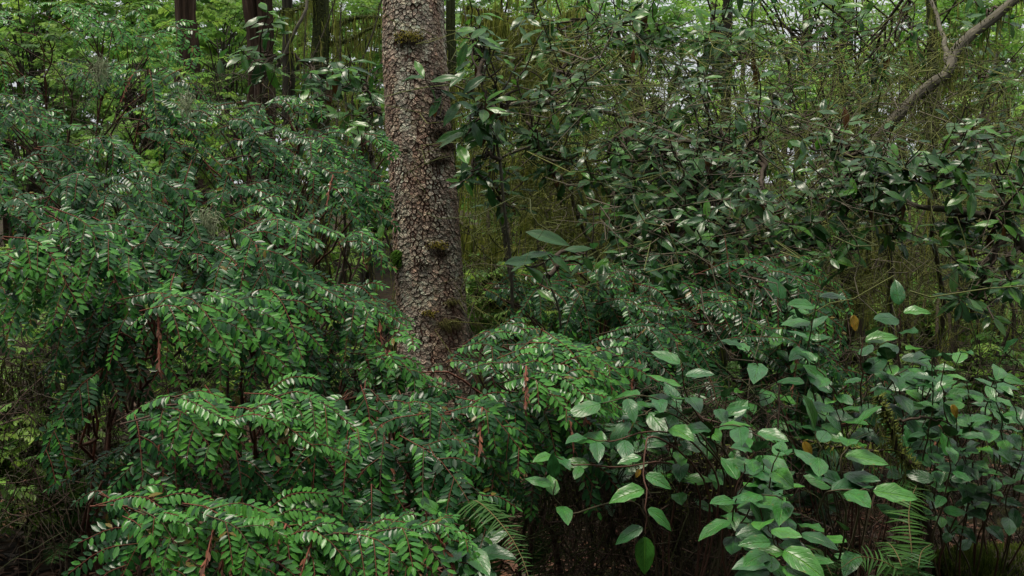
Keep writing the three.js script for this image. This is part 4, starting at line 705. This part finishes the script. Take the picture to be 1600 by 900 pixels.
salal('broad-leaved plant with big oval leaves on long bare wiry stems, right of bottom centre', 1060, 3.7, [
  [[rs, [1120, 760, 3.6], [1080, 690, 3.5], [1010, 675, 3.4], [950, 690, 3.35], [915, 685, 3.3]], { from: 0.72, size: 1.05 }],
  [[rs, [1110, 780, 3.6], [1040, 690, 3.4], [1010, 690, 3.3], [1005, 740, 3.25], [1010, 790, 3.2], [1012, 835, 3.2]], { from: 0.6, bright: 0.5 }],
  [[rs, [1130, 750, 3.7], [1090, 680, 3.55], [1060, 640, 3.5], [1000, 620, 3.45], [940, 632, 3.4]], { from: 0.65 }],
  [[rs, [1150, 740, 3.7], [1110, 680, 3.55], [1130, 665, 3.45], [1180, 675, 3.4]], { from: 0.6, size: 1.1 }],
  [[rs, [1120, 720, 3.8], [1085, 640, 3.6], [1065, 590, 3.5], [1070, 565, 3.45]], { from: 0.6, size: 1.1 }],
  [[rs, [1080, 740, 3.6], [960, 730, 3.4], [900, 725, 3.35], [870, 712, 3.3]], { from: 0.65, size: 0.85 }],
  [[rs, [1000, 790, 3.5], [880, 800, 3.3], [865, 755, 3.25]], { from: 0.75, size: 0.8 }],
  [[rs, [1140, 760, 3.7], [1070, 660, 3.6], [1020, 640, 3.55], [985, 660, 3.5]], { from: 0.6 }], ...fan(1100, 650, 3.6, 60, 40, 5, 71), ...fan(1020, 650, 3.6, 70, 30, 5, 171)]);
salal('broad-leaved plant with the largest wet shining leaves at lower right', 1270, 3.5, [
  [[rs, [1320, 800, 3.3], [1285, 740, 3.15], [1280, 700, 3.1], [1275, 675, 3.1]], { from: 0.4, size: 1.1 }], [[rs, [1340, 800, 3.3], [1315, 740, 3.1], [1325, 690, 3.1], [1330, 665, 3.1]], { from: 0.45, size: 1.15 }],
  [[rs, [1290, 830, 3.2], [1290, 770, 3.05], [1330, 765, 3.0], [1360, 765, 3.0]], { from: 0.55, size: 1.1, bright: 0.5 }], [[rs, [1260, 880, 3.2], [1230, 790, 3.05], [1190, 770, 3.0]], { from: 0.55, size: 1.1 }],
  [[rs, [1250, 890, 3.1], [1215, 850, 2.9], [1195, 820, 2.85]], { from: 0.45, size: 1.15, bright: 0.7 }], [[rs, [1230, 900, 3.1], [1220, 880, 2.9], [1205, 865, 2.85]], { from: 0.6, size: 1.1, bright: 0.5 }],
  ...fan(1210, 735, 3.25, 60, 45, 8, 72), ...fan(1290, 800, 3.15, 70, 40, 3, 73)], 0.088);
salal('broad-leaved plant with upright pale leaves in the right middle', 1340, 4.2, [
  [[rs, [1350, 680, 4.0], [1345, 590, 3.8], [1345, 545, 3.75], [1348, 525, 3.75]], { from: 0.55, size: 1.1 }], [[rs, [1330, 690, 4.0], [1300, 600, 3.8], [1270, 570, 3.75]], { from: 0.6 }],
  [[rs, [1410, 680, 4.0], [1402, 560, 3.9], [1405, 500, 3.85], [1405, 480, 3.85]], { from: 0.45, gap: 0.3, size: 0.95 }], [[rs, [1380, 690, 4.0], [1390, 600, 3.8], [1430, 565, 3.75]], { from: 0.55, size: 1.1 }],
  [[rs, [1290, 700, 4.1], [1260, 560, 4.0], [1275, 480, 3.9], [1280, 455, 3.9]], { from: 0.55, gap: 0.36 }], [[rs, [1250, 720, 4.0], [1200, 600, 3.85], [1165, 545, 3.8]], { from: 0.65, size: 1.05 }],
  ...fan(1330, 600, 3.9, 80, 35, 8, 74), ...fan(1250, 480, 4.1, 40, 30, 4, 75), ...fan(1440, 560, 4.0, 60, 40, 6, 76)], 0.09);
salal('crowded broad-leaved plant with greyish leaves at the right edge', 1530, 4.0, [
  ...fan(1510, 590, 3.7, 60, 40, 7, 77), ...fan(1570, 640, 3.5, 60, 50, 7, 78), ...fan(1480, 690, 3.5, 60, 40, 6, 80), ...fan(1560, 720, 3.5, 60, 25, 3, 81), ...fan(1430, 660, 3.8, 50, 40, 6, 82)], 0.075);
salal('dim broad-leaved plant filling the shade behind, right of centre', 1150, 4.6, [...fan(1130, 610, 4.3, 100, 40, 8, 84), ...fan(1200, 670, 4.2, 80, 30, 5, 85), ...fan(1330, 680, 4.2, 80, 40, 5, 86), ...fan(960, 590, 4.4, 60, 30, 4, 91)], 0.08);
salal('small broad-leaved plant with two dull leaves low beside the fern', 730, 3.4, [
  [[rs, [745, 900, 3.2], [735, 860, 3.05], [722, 850, 3.0]], { from: 0.4, size: 1.1 }], [[rs, [740, 890, 3.25], [720, 830, 3.2], [690, 805, 3.2]], { from: 0.5 }], [[rs, [760, 900, 3.2], [740, 880, 3.0]], { from: 0.4 }]], 0.085);

// ---------------------------------------------------------------- sword ferns
const fernMat = new THREE.MeshPhysicalMaterial({ vertexColors: true, roughness: 1, specularIntensity: 0.15, clearcoat: 0.15, clearcoatRoughness: 0.3, transmission: 0.3, thickness: 0, side: THREE.DoubleSide, name: 'fern' });
const pinna = leafShape([0, 0.12, 0.5, 0.8, 1], (z) => z <= 0 ? 0.035 : z >= 1 ? 0.004 : 0.062 * (1 - 0.5 * z), 0.35, 0.22);
function fern(label, bu, bd, fronds, seed) {
  const g = P(bu, 450, bd), o = thing('sword_fern', label, 'fern', 'ferns on the forest floor', g.x, g.z), R = rng(seed);
  for (const pts of fronds) {
    const m = new MB(), path = curve(pts.map(([u, v, d]) => u === 'root' ? V(0, 0.01, 0) : P(u, v, d).sub(o.position)), 48), len = path.reduce((s, p, k) => k ? s + p.distanceTo(path[k - 1]) : 0, 0);
    m.tube(path.filter((_, k) => k % 3 === 0), (t) => lerp(0.003, 0.0008, t), 4, [0.13, 0.10, 0.04]);
    const n = Math.round(len / 0.0150), cur = new THREE.CatmullRomCurve3(path), tone = R();
    for (let k = 0; k < n; k++) {
      const t = 0.16 + 0.84 * k / n, q = cur.getPointAt(t), T = cur.getTangentAt(t), S = T.clone().cross(V(0, 1, 0.5)).normalize(), N = S.clone().cross(T).normalize(), L = 0.078 * Math.pow(Math.sin(Math.PI * Math.min(0.99, 0.22 + 0.78 * t)), 0.7) + 0.006;
      for (const f of [-1, 1]) { if (R() < 0.03) continue; const dir = S.clone().multiplyScalar(f).addScaledVector(T, 0.15 + 0.35 * R()).addScaledVector(N, 0.2 * Math.sin(t * 9 + tone * 6) - 0.1 + (R() - 0.5) * 0.5).normalize(), nr = N.clone().add(unit(R).multiplyScalar(0.4)); nr.addScaledVector(dir, -nr.dot(dir)).normalize(); const v = 0.75 + 0.4 * R(); m.leaf(pinna, q, dir, nr, L * (0.75 + 0.4 * R()), C(lerp(0.022, 0.04, tone) * v, lerp(0.07, 0.105, tone) * v, 0.02 * v)); }
    }
    put('frond', m.geometry(), fernMat, o);
  }
}
fern('sword fern with a long frond drooping to the bottom edge, left of centre', 735, 3.8, [[rs, [735, 800, 3.3], [748, 785, 3.1], [788, 825, 2.95], [815, 870, 2.85], [830, 915, 2.8]], [rs, [700, 790, 3.7], [660, 770, 3.8], [610, 790, 3.8]], [rs, [770, 790, 3.8], [810, 770, 3.9], [850, 795, 3.9]], [rs, [755, 770, 4.0], [760, 735, 4.2], [770, 720, 4.4]]], 41);
fern('sword fern behind the long-frond fern, nearly hidden in the shade', 830, 4.6, [[rs, [830, 760, 4.4], [790, 725, 4.4], [740, 740, 4.3]], [rs, [860, 760, 4.5], [880, 750, 4.5], [910, 780, 4.4]], [rs, [820, 780, 4.3], [800, 790, 4.1], [760, 805, 4.0]]], 42);
fern('sword fern with an upright frond under the twiggy stems at lower right', 1420, 3.6, [[rs, [1425, 880, 3.4], [1420, 800, 3.5], [1438, 745, 3.7], [1445, 725, 3.8]], [rs, [1440, 905, 3.3], [1435, 890, 3.1], [1440, 862, 3.15], [1455, 850, 3.2]], [rs, [1400, 890, 3.3], [1350, 870, 3.3], [1310, 890, 3.2]], [rs, [1410, 890, 3.3], [1390, 850, 3.4], [1370, 850, 3.5]]], 43);
fern('sword fern low at bottom right, left of the upright frond', 1280, 3.5, [[rs, [1290, 870, 3.3], [1260, 860, 3.2], [1230, 880, 3.1]], [rs, [1300, 870, 3.4], [1310, 855, 3.4], [1330, 860, 3.4]], [rs, [1285, 880, 3.2], [1290, 880, 3.05], [1300, 900, 3.0]]], 44);
fern('small sword fern lying on the forest floor at bottom left', 140, 5.2, [[rs, [140, 840, 5.0], [165, 835, 4.9], [185, 860, 4.8]], [rs, [110, 830, 5.1], [90, 820, 5.1], [60, 840, 5.0]], [rs, [140, 820, 5.3], [160, 800, 5.5], [190, 805, 5.6]], [rs, [110, 850, 5.0], [90, 860, 4.8], [80, 880, 4.6]]], 45);

// ---------------------------------------------------------------- mossy log
{
  const a = P(1478, 905, 3.95), b = P(1900, 880, 4.1), c = a.clone().lerp(b, 0.5), o = thing('mossy_log', 'fallen log thickly covered in green moss at the bottom right corner', 'log', null, c.x, c.z), R = rng(90), m = new MB(), s = new MB();
  const rad = 0.235, path = crook([a, c, b].map((p) => V(p.x - o.position.x, 0.125 - o.position.y, p.z - o.position.z)), R, 0.012, 24);
  m.tube(path, (t) => rad * (1 + 0.08 * noise(t * 9, 3)), 18, [0.035, 0.03, 0.018]); put('log', m.geometry(), wood, o);
  for (let k = 0; k < 30000; k++) {
    const t = R() * 13, q = path[Math.floor(t)].clone().lerp(path[Math.min(24, Math.floor(t) + 1)], t % 1), an = R() * Math.PI * 1.5 - Math.PI * 0.25, d = V(0, Math.sin(an), Math.cos(an)).add(V((R() - 0.5) * 0.4, 0, 0)).normalize(); if (noise(t * 0.8, an * 1.4, 4) < -0.6) continue;
    const p0 = q.clone().addScaledVector(d, rad * 0.98), L = 0.012 + 0.03 * R() * (1 + 0.6 * noise(t * 2.2, an * 4, 8)), pal = [[0.10, 0.15, 0.02], [0.15, 0.19, 0.03], [0.065, 0.095, 0.018]][Math.floor(R() * 3)];
    s.tube([p0, p0.clone().addScaledVector(d, L).add(V((R() - 0.5) * 0.012, -0.004, (R() - 0.5) * 0.012))], [0.003, 0.001], 3, pal, false);
  }
  put('moss_cover', s.geometry(), mossMat, o).userData.kind = 'stuff';
}
{ // small dead trees and twigs with moss that stand out
  const o0 = P(1420, 880, 3.9), o = thing('dead_sapling', 'dead mossy sapling with broken twigs among the broad leaves at lower right', 'sapling', null, o0.x, o0.z), R = rng(93);
  const mk = (px, r0, r1, moss) => { const path = crook(px.map(([u, v, d]) => u === 'root' ? V(0, -0.08, 0) : P(u, v, d).sub(o.position)), R, 0.012, 18), m = new MB(); m.tube(path, (t) => lerp(r0, r1, t), 6, [0.055, 0.04, 0.03]); put('stem', m.geometry(), wood, o); if (moss) { sleeve(o, path, (t) => lerp(r0, r1, t), moss * 3, R); hangMoss(o, path, Math.round(moss * 1.3), 0.10, R, [[0.14, 0.16, 0.035], [0.10, 0.12, 0.03], [0.18, 0.19, 0.05], [0.07, 0.08, 0.025]], 0.06, 0.4); } };
  mk([rs, [1435, 800, 3.8], [1432, 735, 3.7], [1405, 705, 3.65], [1390, 660, 3.6], [1370, 620, 3.6]], 0.014, 0.005, 130);
  mk([[1405, 705, 3.65], [1330, 700, 3.6], [1260, 690, 3.7]], 0.005, 0.002, 40); mk([rs, [1455, 850, 3.8], [1438, 780, 3.8]], 0.013, 0.008, 0); mk([[1390, 660, 3.6], [1440, 655, 3.6], [1490, 665, 3.6]], 0.005, 0.002, 0);
}

{ // pale lichen beards on two shrubs, a few dying leaves
  const lichen = (pl, u, v, d, wpx, hpx, n) => { const R = rng(u), m = new MB(); for (let k = 0; k < n; k++) { let q = P(u + (R() + R() - 1) * wpx, v + (R() + R() - 1) * hpx, d + (R() - 0.5) * 0.06).sub(pl.o.position); const pts = [q]; for (let j = 0; j < 3; j++) { q = q.clone().add(V((R() - 0.5) * 0.03, -R() * 0.025, (R() - 0.5) * 0.03)); pts.push(q); } m.tube(pts, [0.0012, 0.0011, 0.0009, 0.0005], 3, [[0.28, 0.33, 0.20], [0.22, 0.27, 0.15], [0.34, 0.36, 0.24]][k % 3], false); } put('lichen_tuft', m.geometry(), mossMat, pl.o).userData.kind = 'stuff'; };
  lichen(plants[0], 322, 342, 4.0, 22, 22, 160); lichen(plants[8], 157, 105, 6.0, 16, 24, 200); lichen(plants[6], 290, 160, 4.9, 14, 22, 90);
  const sal = plants.filter((p) => p.species === 'salal'), odd = (pl, u, v, d, L, dir, label) => { addLeaf(pl, P(u, v, d).sub(pl.o.position), dir, V(0, 0.5, 1), L, 5); };
  odd(sal[2], 1333, 492, 3.7, 0.05, V(0.1, -1, 0.2)); odd(sal[0], 1000, 733, 3.2, 0.025, V(-0.5, -1, 0.2)); odd(sal[4], 1255, 690, 3.6, 0.05, V(0.6, -1, 0.2)); odd(sal[3], 1487, 632, 3.4, 0.04, V(0.4, -1, 0.3));
}
// ---------------------------------------------------------------- build the noted leaves
{
  const GW = 400, GH = 225, K = GW / 1600, buf = new Float32Array(GW * GH).fill(1e9), foot = (l, pl, fn) => {
    const c = l.o.clone().addScaledVector(l.dir, l.L * 0.5).add(pl.o.position), [u, v, d] = sight(c), r = Math.max(0.5, 0.24 * l.L * F / d * K), x = u * K, y = v * K;
    let n = 0; for (let j = Math.floor(y - r); j <= y + r; j++) for (let i = Math.floor(x - r); i <= x + r; i++) { if (i < 0 || j < 0 || i >= GW || j >= GH) continue; n++; fn(j * GW + i, d); } return [n, l.L * F / d, d];
  };
  for (const pl of plants) for (const l of pl.leaves) foot(l, pl, (k, d) => { if (d < buf[k]) buf[k] = d; });
  let single = 0;
  for (const pl of plants) {
    for (const l of pl.leaves) { let seen = 0; const [n, px, d] = foot(l, pl, (k, d) => { if (d <= buf[k] + 0.015) seen++; }); l.score = n && seen / n > 0.3 && px > 10 ? px * seen / n : 0; }
    pl.leaves.sort((a, b) => b.score - a.score);
    const rest = new MB(), mat4 = new THREE.Matrix4(), sd = V(0, 0, 0), own = shapes[pl.species];
    pl.leaves.forEach((l, k) => {
      if (k < 300 && l.score > 0) {
        const m = put('leaf', own[l.shape].geo, mats[pl.species][l.tone], l.stem ?? pl.o); sd.crossVectors(l.nrm, l.dir);
        mat4.makeBasis(sd.clone().multiplyScalar(l.L), l.nrm.clone().multiplyScalar(l.L), l.dir.clone().multiplyScalar(l.L)).setPosition(l.o);
        mat4.decompose(m.position, m.quaternion, m.scale); single++;
      } else rest.leaf(own[l.shape], l.o, l.dir, l.nrm, l.L, tones[pl.species][l.tone]);
    });
    if (!rest.empty) put('foliage', rest.geometry(), mergedMat[pl.species], pl.o).userData.kind = 'stuff';
  }
  }
scene.traverse((o) => { if (o.isMesh) o.castShadow = o.receiveShadow = true; });
renderer.render(scene, camera);
